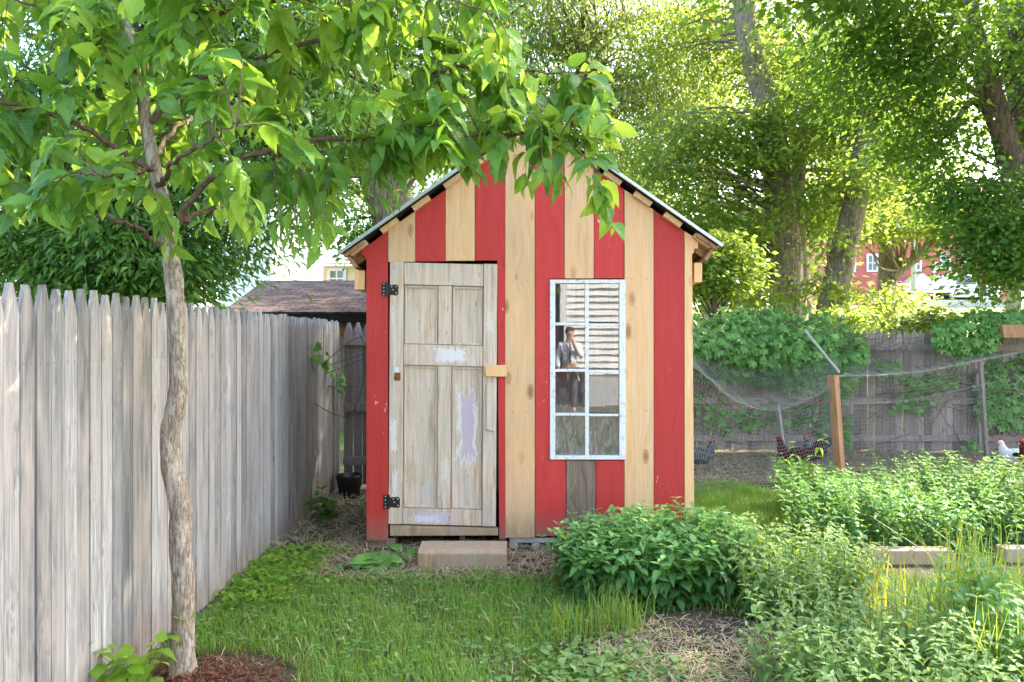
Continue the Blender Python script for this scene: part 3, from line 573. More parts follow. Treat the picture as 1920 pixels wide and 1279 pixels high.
skin('body', pts, ed, M['skin'], man)
skin('shirt', [(0, 0, 1.0, (.165, .135)), (0, 0, 1.2, (.165, .13)), (0, 0, 1.42, (.18, .13)), (0, 0, 1.53, .075), (.19, 0, 1.46, .075), (.255, .04, 1.19, .062), (.13, .17, 1.39, .05), (-.19, 0, 1.46, .075), (-.255, -.02, 1.17, .062), (-.25, .05, .96, .048)],
     [(0, 1), (1, 2), (2, 3), (2, 4), (4, 5), (5, 6), (2, 7), (7, 8), (8, 9)], M['shirt'], man)
skin('trousers', [(0, 0, 1.0, (.17, .14)), (.1, 0, .9, .115), (.11, .02, .52, .085), (.11, -.02, .09, .07), (-.1, 0, .9, .115), (-.11, .02, .52, .085), (-.11, -.02, .09, .07)], [(0, 1), (1, 2), (2, 3), (0, 4), (4, 5), (5, 6)], M['trousers'], man)
MB().ball((0, -.005, 1.765), (.1, .105, .1)).build('hair', M['hair'], man, smooth=True, local=True)
mb = MB(); mb.ball((.035, .11, 1.725), (.012, .006, .007), nu=8, nv=6); mb.ball((-.035, .11, 1.725), (.012, .006, .007), nu=8, nv=6); mb.build('eye', M['hair'], man, True, local=True)
MB().ball((0, .122, 1.695), (.014, .018, .022), nu=8, nv=6).build('nose', M['skin'], man, True, local=True); MB().ball((0, .108, 1.655), (.025, .008, .006), nu=8, nv=6).build('mouth', M['tie'], man, True, local=True)
MB().prism([(-.014, 1.5), (.014, 1.5), (.026, 1.12), (0, 1.06), (-.02, 1.12)], .135, .15).build('necktie', M['tie'], man, local=True)

# ------------------------------------------------------------------ chicken run: posts, wire, hens
def plank(name, label, cat, p0, p1, w_, d_, m, twist=0, bev=.004, tone=(.4, .5, 0, 1)):
    """a straight timber between two points"""
    p0, p1 = Vector(p0), Vector(p1); L = (p1 - p0).length; q_ = (p1 - p0).to_track_quat('Z', 'Y').to_matrix().to_4x4() @ Matrix.Rotation(twist, 4, 'Z')
    o = MB().box(-w_ / 2, w_ / 2, -d_ / 2, d_ / 2, 0, L, tone).build(name, m, bevel=bev); o.matrix_world = Matrix.Translation(p0) @ q_
    return tag(o, label, cat)
PP = gnd(1573, 893); YP = PP[1]
o = plank('fence_post', 'square brown timber post holding the chicken wire', 'post', (PP[0] + .02, YP, -.1), at(1562, 702, YP), .09, .09, M['cedar'], R(35))
plank('batten', 'thin grey batten leaning up from the top of the timber post', 'batten', at(1574, 697, YP - .02), at(1509, 617, YP + .5), .014, .022, M['stake'], .3, .002)
plank('fence_stake', 'taller grey stake in the chicken wire at the far right', 'stake', at(1850, 868, 9.6) * (1, 1, 0), at(1838, 676, 9.6), .06, .04, M['oldfence'])
plank('fence_stake', 'slim grey stake close to the fence just left of the taller stake', 'stake', at(1838, 868, 10.25) * (1, 1, 0), at(1832, 700, 10.25), .04, .04, M['oldfence'])
plank('fence_stake', 'pale leaning stake behind the brown hen', 'stake', at(1472, 850, 10.2) * (1, 1, 0), at(1459, 758, 10.2), .05, .03, M['stake'])
plank('fence_stake', 'thin rusty stake beside the pale leaning stake', 'stake', at(1464, 850, 10.25) * (1, 1, 0), at(1453, 758, 10.25), .025, .025, M['oldfence'])
def hexnet(name, label, fn, U, Vv, cell=.052, r=.0017, extra=()):
    """hexagonal wire netting mapped by fn(u, v) -> world, u in 0..U, v in 0..Vv metres"""
    a = cell / math.sqrt(3); Q = Quads(); nx, ny = int(U / cell) + 1, int(Vv / (1.5 * a)) + 1; E = []
    for j in range(ny):
        for i in range(nx):
            cx, cy = (i + .5 * (j % 2)) * cell, j * 1.5 * a
            A, B, Cc, D = (cx, cy + a), (cx - cell / 2, cy + a / 2), (cx - cell / 2, cy - a / 2), (cx + cell / 2, cy + a / 2)
            E += [(A, B), (B, Cc), (A, D)]
    P = np.array(E).reshape(-1, 2); P[:, 0] = np.clip(P[:, 0], 0, U); P[:, 1] = np.clip(P[:, 1], 0, Vv); W3 = fn(P[:, 0], P[:, 1])
    W3 = W3 + .006 * np.sin(W3 * 31.7)[:, [1, 2, 0]]; A, B = W3[0::2], W3[1::2]
    d = norm(B - A); s1 = norm(np.cross(d, [[.3, .9, .2]])); s2 = np.cross(d, s1)
    ring = [s1 * math.cos(t) + s2 * math.sin(t) for t in (0, 2.094, 4.189)]; V = np.stack([A + r * x for x in ring] + [B + r * x for x in ring], 1)
    Fq = np.array([(0, 1, 4, 3), (1, 2, 5, 4), (2, 0, 3, 5)]); n = len(A); Q.add(V.reshape(-1, 3), (Fq[None] + (np.arange(n) * 6)[:, None, None]).reshape(-1, 4))
    for pts in extra: Q.tube(pts, .002, 5)
    return tag(Q.build(name, M['wire']), label, 'netting')
def curve3(P): 
    P = np.array(P); T = np.linspace(0, 1, len(P)); return lambda u: np.stack([np.interp(u, np.linspace(0, 1, 60), spline(P, 60)[:, k]) for k in range(3)], -1)
eL = curve3([at(1300, 675, 7.1), at(1370, 745, 7.6), at(1450, 768, 8.0), at(1520, 745, 8.25), at(1562, 722, YP)])
def low(p): q_ = p.copy(); q_[..., 2] = .02; return q_
UL = 2.6
hexnet('chicken_wire', 'sagging chicken wire between the shed corner and the timber post', lambda u, v: (lambda p: p + (low(p) - p) * (v / .95)[:, None])(eL(u / UL)), UL, .95, extra=[eL(np.linspace(0, 1, 30))])
bL = curve3([at(1290, 650, 10.2), at(1400, 668, 10.2), at(1500, 650, 10.2), at(1590, 628, 10.2)])
hexnet('chicken_wire', 'drooping roof of chicken wire under the creeper left of the timber post', lambda u, v: (lambda p, q_: p + (q_ - p) * (v / 2.2)[:, None] - np.stack([0 * v, 0 * v, .12 * np.sin(np.pi * v / 2.2)], -1))(eL(u / UL), bL(u / UL)), UL, 2.2, .055)
eR = curve3([at(1572, 704, YP), at(1650, 702, 8.7), at(1740, 694, 9.1), at(1845, 672, 9.55), at(1960, 648, 9.9)])
UR = 3.6
hexnet('chicken_wire', 'upright chicken wire to the right of the timber post', lambda u, v: (lambda p: p + (low(p) - p) * (v / 1.15)[:, None])(eR(u / UR)), UR, 1.15, extra=[eR(np.linspace(0, 1, 40)), eR(np.linspace(0, 1, 40)) - [0, 0, .32]])
bR = curve3([at(1600, 655, 10.25), at(1700, 650, 10.25), at(1800, 640, 10.25), at(1960, 628, 10.25)])
hexnet('chicken_wire', 'loose roof of chicken wire slung to the old fence right of the timber post', lambda u, v: (lambda p, q_: p + (q_ - p) * (v / 1.4)[:, None] - np.stack([0 * v, 0 * v, .1 * np.sin(np.pi * v / 1.4)], -1))(eR(u / UR), bR(u / UR)), UR, 1.4, .055, extra=[bR(np.linspace(0, 1, 40))])
a = np.linspace(0, 2 * math.pi, 30); cxy = at(1925, 722, 9.3)
tag(fast('wire_loop', *tube(np.stack([cxy[0] + .13 * np.cos(a), cxy[1] + 0 * a, cxy[2] + .12 * np.sin(a)], -1), .004, 5), M['wire']), 'round loop of pale wire hanging on the netting at the right edge', 'wire')

def feather_mat(name, c1, c2, sc=60, bars=False):
    t = NT(name); v = t.coord(); vo = t.n('TexVoronoi', {'Vector': v, 'Scale': sc}); f = vo.outputs['Distance']
    col = t.mix(t.ramp(f, [(.5, 0.), (.75, 1.)]), c1, c2)
    return t.done(t.bsdf(col, .75, .2, 0, t.bump(f, .6, .008)))
M['speckled'] = feather_mat('speckled_feathers', (.012, .012, .014), (.3, .3, .32), 130); M['brownf'] = feather_mat('brown_feathers', (.05, .012, .01), (.1, .022, .016), 140)
M['blackf'] = feather_mat('black_feathers', (.012, .012, .014), (.04, .04, .05), 50); M['whitef'] = feather_mat('white_feathers', (.75, .72, .68), (.6, .58, .55), 50)
M['comb'] = plain('comb_red', (.55, .02, .025), .5, .4, 0, .1); M['beak'] = plain('beak', (.5, .33, .12), .5)
def hen(label, loc, rz, sc, mbody, mneck=None, mtail=None, peck=0):
    t = thing('hen', label, 'hen', loc, rz, 'hens in the run'); t.scale = (sc, sc, sc)
    sp = spline([(-.25, .33, .012), (-.21, .31, .045), (-.13, .255, .095), (-.03, .215, .125), (.06, .22, .122), (.125, .27, .09), (.16, .335, .06), (.175, .39, .045), (.19, .425, .042), (.215, .428, .03), (.232, .425, .008)], 40)
    Pp = np.stack([sp[:, 0], 0 * sp[:, 0], sp[:, 1]], -1); V, Q = tube(Pp, sp[:, 2], 18); V[:, 1] *= .82
    fast('body', V, Q, mbody, t, smooth=True, local=True)
    if mneck:
        V, Q = tube(Pp[22:36], sp[22:36, 2] * 1.05, 18); V[:, 1] *= .83; fast('neck_feathers', V, Q, mneck, t, smooth=True, local=True)
    for s_ in (-1, 1):
        mb = MB(); mb.ball((-.05, s_ * .088, .235), (.125, .022, .062), nu=16); mb.build('wing', mtail or mbody, t, True, local=True)
        mb = MB(); mb.tube([(.0, s_ * .05, .13), (.005, s_ * .05, .07), (-.005, s_ * .05, .012)], (.017, .009, .008), 7)
        for a_ in (-.5, 0, .5, math.pi): mb.tube([(-.005, s_ * .05, .01), (-.005 + .055 * math.cos(a_) * (1 if a_ < 3 else .5), s_ * .05 + .05 * math.sin(a_), .006)], (.006, .003), 5)
        mb.build('leg', M['beak'], t, True, local=True)
        MB().ball((.2, s_ * .033, .437), (.006, .004, .006), nu=8, nv=6).build('eye', M['iron'], t, True, local=True)
        MB().ball((.212, s_ * .014, .392), (.011, .006, .022), nu=8, nv=6).build('wattle', M['comb'], t, True, local=True)
    mb = MB()
    for k in range(7):
        a_ = (k - 3) * .09; y = a_ * .3
        pts = [(-.2, y * .4, .3), (-.27, y, .37 + .01 * k % .03), (-.31 - .005 * k, y * 1.5, .44 - abs(a_) * .15)]
        V, Q = tube(spline(pts, 8), [.012, .022, .026, .028, .027, .024, .018, .006], 8); c_ = V.mean(0); V[:, 1] = y * .9 + (V[:, 1] - y) * .3; mb.add(V, Q)
    mb.build('tail', mtail or mbody, t, True, local=True)
    mb = MB(); mb.tube([(.225, 0, .427), (.25, 0, .42), (.262, 0, .41)], (.014, .009, .002), 7); mb.build('beak', M['beak'], t, True, local=True)
    MB().prism([(.16, .455), (.15, .485), (.168, .478), (.175, .505), (.19, .482), (.2, .503), (.21, .478), (.224, .49), (.23, .458), (.22, .445), (.18, .45)], -.006, .006).build('comb', M['comb'], t, bevel=.003, local=True)
    return t
hen('black and white speckled hen half hidden by the shed corner', (*at(1312, 0, 8.9)[:2], 0), 0, .82, M['speckled'])
hen('dark reddish brown hen with raised head left of the timber post', (*at(1490, 0, 8.75)[:2], .0), math.pi - .25, .9, M['brownf'])
hen('black hen behind the leafy stem near the timber post', (*at(1528, 0, 9.2)[:2], 0), math.pi + .4, .8, M['blackf'], M['speckled'])
hen('white hen with black wing feathers at the right edge of the run', (*at(1900, 0, 9.0)[:2], 0), math.pi - .1, .76, M['whitef'], M['whitef'], M['blackf'])
hen('dark hen with a big red comb cut by the right edge of the photo', (*at(1938, 0, 8.7)[:2], 0), math.pi + .2, .85, M['brownf'])

# bucket behind the shed, timber edging, stick, stone
bp = np.array([at(655, 0, 7.45)[0], 7.45, 0]); bk = thing('bucket', 'black plastic bucket at the end of the dim alley', 'bucket', tuple(bp))
prof = [(.1, .0), (.125, .2), (.128, .22), (.118, .22), (.095, .02)]; n_ = 28; V = [(bp[0] + r_ * math.cos(a), bp[1] + r_ * math.sin(a), z) for r_, z in prof for a in np.linspace(0, 2 * math.pi, n_, False)]
MB().add(V, [(i * n_ + j, i * n_ + (j + 1) % n_, (i + 1) * n_ + (j + 1) % n_, (i + 1) * n_ + j) for i in range(4) for j in range(n_)] + [tuple(range(n_))[::-1], tuple(range(4 * n_, 5 * n_))]).build('tub', M['bucket'], bk, True)
a = np.linspace(0, math.pi, 14); fast('handle', *tube(np.stack([bp[0] + .132 * np.cos(a), bp[1] - .1 * np.sin(a), .2 - .05 * np.sin(a)], -1), .004, 5), M['iron'], bk)
tag(MB().box(at(1630, 0, 5.15)[0], at(1791, 0, 5.15)[0], 5.15, 5.27, 0, .105, (.2, .6, 0, 1)).build('edging_timber', M['timber'], bevel=.012), 'long pale timber edging the raised mint bed', 'timber')
tag(MB().box(at(1885, 0, 5.2)[0], 5.2, 5.2, 5.32, 0, .105, (.7, .3, 0, 1)).build('edging_timber', M['timber'], bevel=.012), 'end of another pale edging timber at the right edge of the photo', 'timber')
tag(fast('stick', *tube([at(1350, 913, 7.9), at(1380, 911, 7.95), at(1415, 907, 8.1)], [.008, .01, .005], 6), M['timber']), 'pale stick lying on the ground in front of the chicken run', 'stick')
mb = MB(); p = gnd(1661, 905); mb.ball((p[0], p[1], .03), (.08, .05, .045)); tag(mb.build('stone', M['concrete'], smooth=True), 'single pale stone on the straw of the chicken run', 'stone')
pz = at(1870, 608, 9.9); tag(MB().prism([(pz[0], pz[2]), (pz[0] + 1.2, pz[2] + .02), (pz[0] + 1.2, pz[2] - .17), (pz[0] + .03, pz[2] - .17)], 9.8, 10.05, (.3, .5, 0, 1)).build('planter_box', M['cedar'], bevel=.006), 'long brown wooden trough on top of the fence at the right edge', 'planter')
# ------------------------------------------------------------------ vegetation
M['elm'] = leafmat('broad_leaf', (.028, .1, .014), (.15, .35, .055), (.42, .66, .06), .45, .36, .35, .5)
M['elm_young'] = leafmat('young_broad_leaf', (.13, .28, .03), (.24, .42, .05), (.62, .78, .09), .5, .4, .35, .4)
M['dark_leaf'] = leafmat('dark_leaf', (.03, .1, .018), (.09, .21, .04), (.32, .52, .05), .4, .45)
M['ash_leaf'] = leafmat('ash_leaf', (.03, .1, .02), (.14, .3, .055), (.34, .55, .06), .38, .45)
M['mid_leaf'] = leafmat('mid_leaf', (.05, .125, .02), (.13, .24, .04), (.48, .6, .08), .5, .45)
M['gold_leaf'] = leafmat('pale_leaf', (.1, .17, .025), (.24, .3, .05), (.58, .62, .09), .5, .5)
M['willow'] = leafmat('willow_leaf', (.07, .13, .03), (.17, .25, .07), (.52, .6, .12), .45, .45)
M['creeper'] = leafmat('creeper_leaf', (.055, .19, .035), (.22, .43, .1), (.4, .65, .08), .32, .34, .2, .6)
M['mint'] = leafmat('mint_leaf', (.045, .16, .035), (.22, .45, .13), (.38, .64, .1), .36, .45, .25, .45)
M['mint_pale'] = leafmat('pale_mint_leaf', (.06, .18, .04), (.31, .46, .15), (.55, .68, .12), .38, .45, .25, .45)
M['mint_fine'] = leafmat('fine_mint_leaf', (.045, .15, .042), (.17, .35, .085), (.34, .54, .08), .3, .55, 0, .22)
M['stem'] = plain('green_stem', (.1, .17, .05), .6)
M['grass'] = leafmat('lawn_blade', (.075, .2, .022), (.25, .42, .08), (.42, .62, .06), .38, .45)
M['tallgrass'] = leafmat('tall_grass', (.085, .21, .03), (.17, .33, .06), (.5, .6, .08), .45, .45)
M['sunlit_grass'] = leafmat('sun_yellow_grass', (.3, .36, .03), (.5, .5, .05), (.75, .65, .06), .45, .5)  # tall grass with the yellow of back light put into its colour
M['straw'] = leafmat('straw', (.3, .21, .11), (.66, .53, .35), (.5, .4, .2), .15, .7)
M['mulch'] = leafmat('mulch', (.07, .025, .014), (.2, .08, .045), (.1, .05, .03), .02, .9)
M['bark_young'] = bark('young_bark', (.1, .07, .05), (.38, .305, .235), 3., (.5, .44, .37), 1.)
M['bark_limb'] = bark('limb_bark', (.07, .045, .035), (.2, .14, .105), 1.8)
M['bark_grey'] = bark('furrowed_bark', (.08, .058, .045), (.38, .3, .235), .8)
M['bark_dark'] = bark('dark_bark', (.06, .045, .035), (.2, .15, .115), .55)

def trunk_tube(pts, n=50, sides=18, rough=.06, seed=0, thick=1.):
    """pts = (x, y, z, r); a smooth, slightly lumpy tube"""
    P = spline(pts, n); V, Q = tube(P[:, :3], P[:, 3] * thick, sides); V = V.reshape(n, sides, 3); c_ = P[:, None, :3]; a = np.arange(sides) * 2 * math.pi / sides; h = np.arange(n)
    k = 1 + rough * (np.sin(a[None] * 3 + h[:, None] * .35 + seed) + .7 * np.sin(a[None] * 5 - h[:, None] * .6 + seed * 2) + .6 * np.sin(h[:, None] * 1.1 + a[None] * 2 + seed)) / 2
    return (c_ + (V - c_) * k[..., None]).reshape(-1, 3), Q
def px_path(L, r_px=True):
    """(px, py, depth, width in photo pixels) -> (x, y, z, radius)"""
    return [(*at(a, b, d), w_ / 2 / F * d) for a, b, d, w_ in L]

# --- the broad-leaved young tree in the left foreground
TL = at(340, 1279, 3.44)
tree = thing('young_tree', 'slender young tree with large drooping leaves in front of the left picket fence', 'tree', (TL[0], 3.44, 0))
main = px_path([(342, 1300, 3.44, 100), (342, 1262, 3.44, 62), (343, 1180, 3.44, 48), (343, 1095, 3.44, 45), (338, 1000, 3.44, 45), (338, 940, 3.44, 46), (322, 875, 3.44, 42), (319, 815, 3.44, 40), (330, 760, 3.44, 40), (334, 700, 3.44, 35), (330, 600, 3.44, 33), (326, 515, 3.44, 37), (318, 470, 3.44, 31), (312, 400, 3.45, 28), (290, 315, 3.47, 27), (275, 235, 3.5, 25), (262, 150, 3.52, 24), (245, 80, 3.55, 19), (235, -20, 3.6, 15), (250, -250, 3.6, 11), (240, -480, 3.6, 5)])
V, Q = trunk_tube(main, 190, 28, .07, 1, .88); kn = RNG.normal(size=3)
fast('trunk', V, Q, M['bark_young'], tree, smooth=True)
limbs = [[(292, 325, 3.47, 13), (220, 275, 3.4, 11), (130, 225, 3.3, 10), (0, 188, 3.2, 8), (-160, 150, 3.1, 4)],
         [(312, 470, 3.44, 13), (255, 425, 3.3, 9), (160, 400, 3.15, 7), (40, 380, 3.0, 4)],
         [(316, 440, 3.44, 14), (380, 350, 3.4, 11), (470, 290, 3.4, 10), (620, 258, 3.4, 9), (790, 262, 3.45, 8), (960, 250, 3.5, 6), (1060, 268, 3.5, 4), (1130, 330, 3.5, 2.5)],
         [(276, 240, 3.5, 13), (350, 160, 3.5, 11), (480, 110, 3.5, 10), (640, 70, 3.5, 8), (850, 120, 3.55, 6), (1010, 130, 3.6, 4), (1100, 150, 3.6, 2.5)],
         [(265, 165, 3.52, 12), (300, 60, 3.6, 9), (380, -60, 3.7, 7), (560, -160, 3.8, 4)], [(262, 140, 3.5, 11), (180, 60, 3.4, 8), (60, 10, 3.3, 5), (-80, -30, 3.2, 3)],
         [(300, 350, 3.45, 11), (330, 300, 3.1, 8), (400, 260, 2.85, 5), (450, 220, 2.7, 3)], [(316, 420, 3.5, 11), (430, 380, 3.9, 8), (560, 340, 4.2, 6), (700, 330, 4.3, 3)],
         [(285, 300, 3.5, 10), (330, 240, 3.9, 8), (420, 180, 4.3, 5), (560, 160, 4.5, 3)], [(290, 310, 3.45, 9), (230, 330, 3.0, 7), (150, 320, 2.75, 4)],
         [(250, 100, 3.55, 9), (420, 20, 3.3, 7), (620, -10, 3.15, 5), (840, 0, 3.1, 4), (930, 30, 3.1, 2)]]
Ql = Quads(); SK = []
for l in limbs:
    p = spline(px_path(l), 36); p[1:-1, :3] += RNG.normal(size=(34, 3)) * .006; Ql.add(*tube(p[:, :3], p[:, 3], 9)); SK.append(p[6:, :3])
SK = np.concatenate(SK + [np.array(main)[14:, :3]])
def inside_left_crown(x, y):
    lim = np.interp(x, [-200, 0, 120, 300, 420, 520, 600, 640, 700, 760, 860, 960, 1000, 1060, 1120, 1165], [430, 430, 410, 435, 440, 440, 450, 400, 355, 325, 300, 310, 330, 360, 300, 250])
    top = np.interp(x, [-200, 880, 940, 1000, 1150], [-330, -330, 120, 150, 160])
    return (y < lim) & (y > top)
tips = []
while len(tips) < 430:
    x, y = RNG.uniform(-160, 1160), RNG.uniform(-300, 490)
    if not inside_left_crown(x, y): continue
    if x > 640 and y < 60 and x > 800 and RNG.random() < .5: continue
    if x > 640 and not (y > 160 or y < 130) : continue
    d = RNG.uniform(2.75, 4.3) if x < 560 else RNG.uniform(3.15, 3.9)
    if 235 < x < 360 and 120 < y < 470 and d < 3.5 and RNG.random() < .7: continue
    tips.append(at(x, y, d))
for a in ((1095, 330, 3.5), (1125, 380, 3.5), (1150, 425, 3.5), (1035, 345, 3.45), (985, 345, 3.5), (560, 440, 3.3), (600, 470, 3.4), (620, 440, 3.5), (545, 455, 3.2), (700, 380, 3.4), (740, 370, 3.45), (330, 460, 3.1), (1130, 190, 3.6), (1090, 160, 3.6), (1145, 260, 3.6), (890, 320, 3.5), (930, 300, 3.4), *[(float(RNG.uniform(700, 1110)), float(RNG.uniform(170, 320)), float(RNG.uniform(3.2, 3.8))) for _ in range(10)]): tips.append(at(*a))
LP_, LD, LN, LS, LT = [], [], [], [], []; YP_ = [[], [], [], [], []]
for tp in tips:
    dd = np.linalg.norm(SK - tp - [0, 0, .1], axis=1); k = np.argsort(dd)[int(RNG.integers(0, 4))]; s_ = SK[k]; v = tp - s_; L = np.linalg.norm(v)
    if L > 1.1: s_ = tp - v / L * .9; v = tp - s_; L = .9; s_ = SK[np.argmin(dd)]
    mid = s_ + v * .55 + np.array([0, 0, .16 * L + .03]) + RNG.normal(size=3) * .03
    q_ = spline([s_, mid, tp], 14); Ql.add(*tube(q_, np.linspace(.0036, .0012, 14), 5))
    nl = int(RNG.integers(8, 14)); young = RNG.random() < .22; bag = YP_ if young else (LP_, LD, LN, LS, LT)
    for j in range(nl):
        u = 1 - (j / nl) ** 1.1 * min(.75, .42 / max(L, .2)); i = min(u * 13, 12.999); p = q_[int(i)] + (q_[int(i) + 1] - q_[int(i)]) * (i % 1)
        ax = norm(q_[int(i) + 1] - q_[int(i)]); sd = norm(np.cross(ax, [0, 0, 1.])) * (1 if j % 2 else -1)
        D = norm(ax * RNG.uniform(.3, 1.) + sd * RNG.uniform(.6, 1.1) + np.array([0, 0, RNG.uniform(-.6, .3)]) + RNG.normal(size=3) * .15)
        N = norm(np.array([0, 0, 1.]) + RNG.normal(size=3) * .42 + np.array([0, -.35, 0]) + sd * .3)
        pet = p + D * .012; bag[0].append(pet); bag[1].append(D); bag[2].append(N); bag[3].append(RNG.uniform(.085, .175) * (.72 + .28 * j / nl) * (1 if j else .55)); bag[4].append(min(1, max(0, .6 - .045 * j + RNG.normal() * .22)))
Ql.build('limb', M['bark_limb'], tree, True)
BIG = leaf_template(.29, 13, .2, .35, .06, .44, .06); BIG2 = leaf_template(.27, 13, .42, .6, .06, .46, .12)
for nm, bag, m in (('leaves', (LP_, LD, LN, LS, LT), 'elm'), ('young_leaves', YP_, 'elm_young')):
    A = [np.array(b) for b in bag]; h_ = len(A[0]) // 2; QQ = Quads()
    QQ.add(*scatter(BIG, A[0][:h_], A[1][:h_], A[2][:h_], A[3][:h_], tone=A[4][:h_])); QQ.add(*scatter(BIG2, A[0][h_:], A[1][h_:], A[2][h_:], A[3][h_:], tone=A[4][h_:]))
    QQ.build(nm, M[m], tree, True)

# --- background trees: trunk, branches to the leaf clumps, crown of single leaves
def bg_tree(name, label, trunks, blobs, m, mb_, leaf=.11, per=70, spread=.45, T=DIAMOND, droop=.4, seed=1, flat=.38, group=None, twigs=.5):
    """trunks: lists of (px, py, depth, width px); blobs: (px, py, depth, rx, ry, rz in m, clumps)"""
    rng = np.random.default_rng(seed); tp = [px_path(t_) for t_ in trunks]; b = tp[0][0] if tp else at(*blobs[0][:3])
    t = thing(name, label, 'tree', (b[0], b[1], 0), 0, group); Q = Quads(); SKL = []
    for k, p in enumerate(tp):
        V, Fq = trunk_tube(p, 60, 16, .07, seed + k); Q.add(V, Fq); SKL.append(spline(p, 40)[8:])
    cs = []
    for (px, py, d, rx, ry, rz, n) in blobs:
        c_ = at(px, py, d); u = rdir(n, rng) * (rng.random((n, 1)) ** .4); cs.append(c_ + u * [rx, ry, rz])
    cs = np.concatenate(cs); gh = height(cs[:, 0], cs[:, 1]); cs = cs[cs[:, 2] > gh + .3]
    if SKL:
        SKL = np.concatenate(SKL)
        for c_ in cs[rng.random(len(cs)) < twigs]:
            dd = np.linalg.norm((SKL[:, :3] - c_) * [1, 1, .8] + [0, 0, .6], axis=1); k = int(np.argmin(dd)); s_ = SKL[k, :3]; L = np.linalg.norm(c_ - s_)
            if L > 5: continue
            q_ = spline([s_, s_ + (c_ - s_) * .5 + np.array([0, 0, .12 * L]) + rng.normal(size=3) * .1 * L, c_], 9); r0 = min(SKL[k, 3] * .5, .012 + .012 * L); V, Fq = tube(q_, np.linspace(r0, .006, 9), 6); Q.add(V, Fq)
    if Q.V: Q.build('trunk', M[mb_], t, True)
    n = len(cs) * per; ci = np.repeat(np.arange(len(cs)), per); off = rng.normal(size=(n, 3)) * spread * [1, 1, flat]; off[:, 2] -= droop * .4 * np.linalg.norm(off[:, :2], axis=1)
    P = cs[ci] + off; D = norm(off * [1, 1, .3] + rng.normal(size=(n, 3)) * spread * .8 + np.array([0, 0, -droop * spread])); N = norm(rng.normal(size=(n, 3)) * .55 + [0, -.25, .9])
    ct = rng.random(len(cs)); tone = np.clip(.5 * ct[ci] + .5 * rng.random(n), 0, 1)
    V, Fq, col = scatter(T, P, D, N, leaf * rng.uniform(.65, 1.25, n), rng, tone); fast('crown', V, Fq, M[m], t, col=col)
    return t
bg_tree('ash_tree', 'dense dark green tree with hanging narrow leaves behind the left picket fence', [[(150, 800, 9.5, 70), (160, 500, 9.5, 60), (200, 200, 9.5, 50), (230, -200, 9.6, 40), (240, -700, 9.6, 15)]],
        [(60, 330, 8.8, 2.2, 1.3, 1.5, 170), (330, 250, 9.2, 2.2, 1.5, 1.6, 150), (170, 480, 8.6, 1.5, .8, .5, 70), (285, 470, 9.0, .75, .7, .42, 44), (250, 20, 9.5, 3.0, 1.6, 1.5, 150), (560, 150, 9.8, 1.4, 1.2, 1.3, 70), (250, -500, 9.5, 3.5, 2, 2.2, 60)], 'ash_leaf', 'bark_dark', .125, 105, .27, LANCE, .9, 11, .5)
bg_tree('maple_tree', 'old tree with furrowed trunk rising right behind the shed roof', [[(760, 700, 12.5, 100), (738, 430, 12.5, 80), (705, 330, 12.5, 62), (685, 180, 12.5, 50), (680, 20, 12.5, 44), (670, -400, 12.6, 30), (680, -900, 12.6, 12)], [(710, 330, 12.5, 40), (780, 200, 12.8, 30), (900, 40, 13, 20), (960, -150, 13, 10)]],
        [(700, 40, 12.3, 2.2, 1.6, 1.6, 100), (540, 260, 12.8, 1.4, 1.2, 1.0, 60), (655, 440, 12.8, .3, .4, .4, 8), (830, 200, 13, 1.3, 1.2, 1.2, 50), (700, -500, 12.5, 3.2, 2.4, 2.4, 90)], 'dark_leaf', 'bark_grey', .13, 70, .36, DIAMOND, .5, 12)
bg_tree('willow_tree', 'feathery pale green tree with an arching dark branch beyond the shed roof', [[(905, 900, 20, 50), (905, 400, 20, 44), (915, 120, 20, 36), (912, -50, 20, 32), (900, -400, 20, 20)], [(915, 220, 20, 16), (1060, 180, 20, 14), (1100, 95, 20, 12), (1170, 42, 20, 11), (1290, 20, 20, 8), (1400, 60, 20, 4)], [(1040, 320, 20, 9), (1080, 200, 20, 10), (1100, 95, 20, 9)]],
        [(1060, 60, 20, 3.2, 2, 2.2, 130), (1200, 200, 20, 2.4, 2, 2.0, 110), (920, 300, 20, 2., 2, 2., 60), (1130, 380, 21, 2.2, 2, 1.6, 90), (1280, 60, 20, 2, 2, 2, 70), (850, 30, 20, 2, 1.5, 2, 40), (985, 110, 20.6, 1.8, 2, 2.2, 75), (1040, -20, 20.6, 2.4, 2, 1.4, 60), (1000, -400, 20, 5, 3, 3, 80)], 'willow', 'bark_dark', .17, 80, .42, LANCE, 1.3, 13)
bg_tree('maple_tree', 'big straight furrowed tree rising behind the creeper mound', [[(1490, 720, 16, 76), (1478, 560, 16, 64), (1468, 430, 16, 56), (1455, 300, 16, 50), (1440, 200, 16, 46), (1410, 100, 16, 42), (1394, -20, 16, 40), (1370, -400, 16, 28), (1360, -1000, 16, 10)], [(1505, 720, 16.2, 50), (1500, 560, 16.2, 44), (1492, 430, 16.3, 34), (1500, 300, 16.5, 24), (1530, 150, 16.6, 14)]],
        [(1290, 330, 15.4, 1.3, 1.5, 1.6, 95), (1560, 210, 17.6, 2.0, 1.2, 1.6, 100), (1380, 60, 17.4, 2.4, 1.2, 1.4, 90), (1445, 285, 15.2, .8, .5, .35, 16), (1440, 215, 15.1, 1.2, .5, .3, 18), (1420, 420, 14.9, .5, .4, .3, 7), (1515, 525, 14.8, .4, .3, .2, 4), (1420, 565, 14.8, .4, .3, .2, 6), (1530, 360, 15, .5, .4, .3, 8), (1375, 490, 16.6, .8, .6, .7, 34), (1540, 400, 16.8, 1.0, .6, .6, 28), (1400, -500, 16, 4, 3, 3.4, 150)], 'mid_leaf', 'bark_grey', .125, 75, .4, DIAMOND, .45, 14)
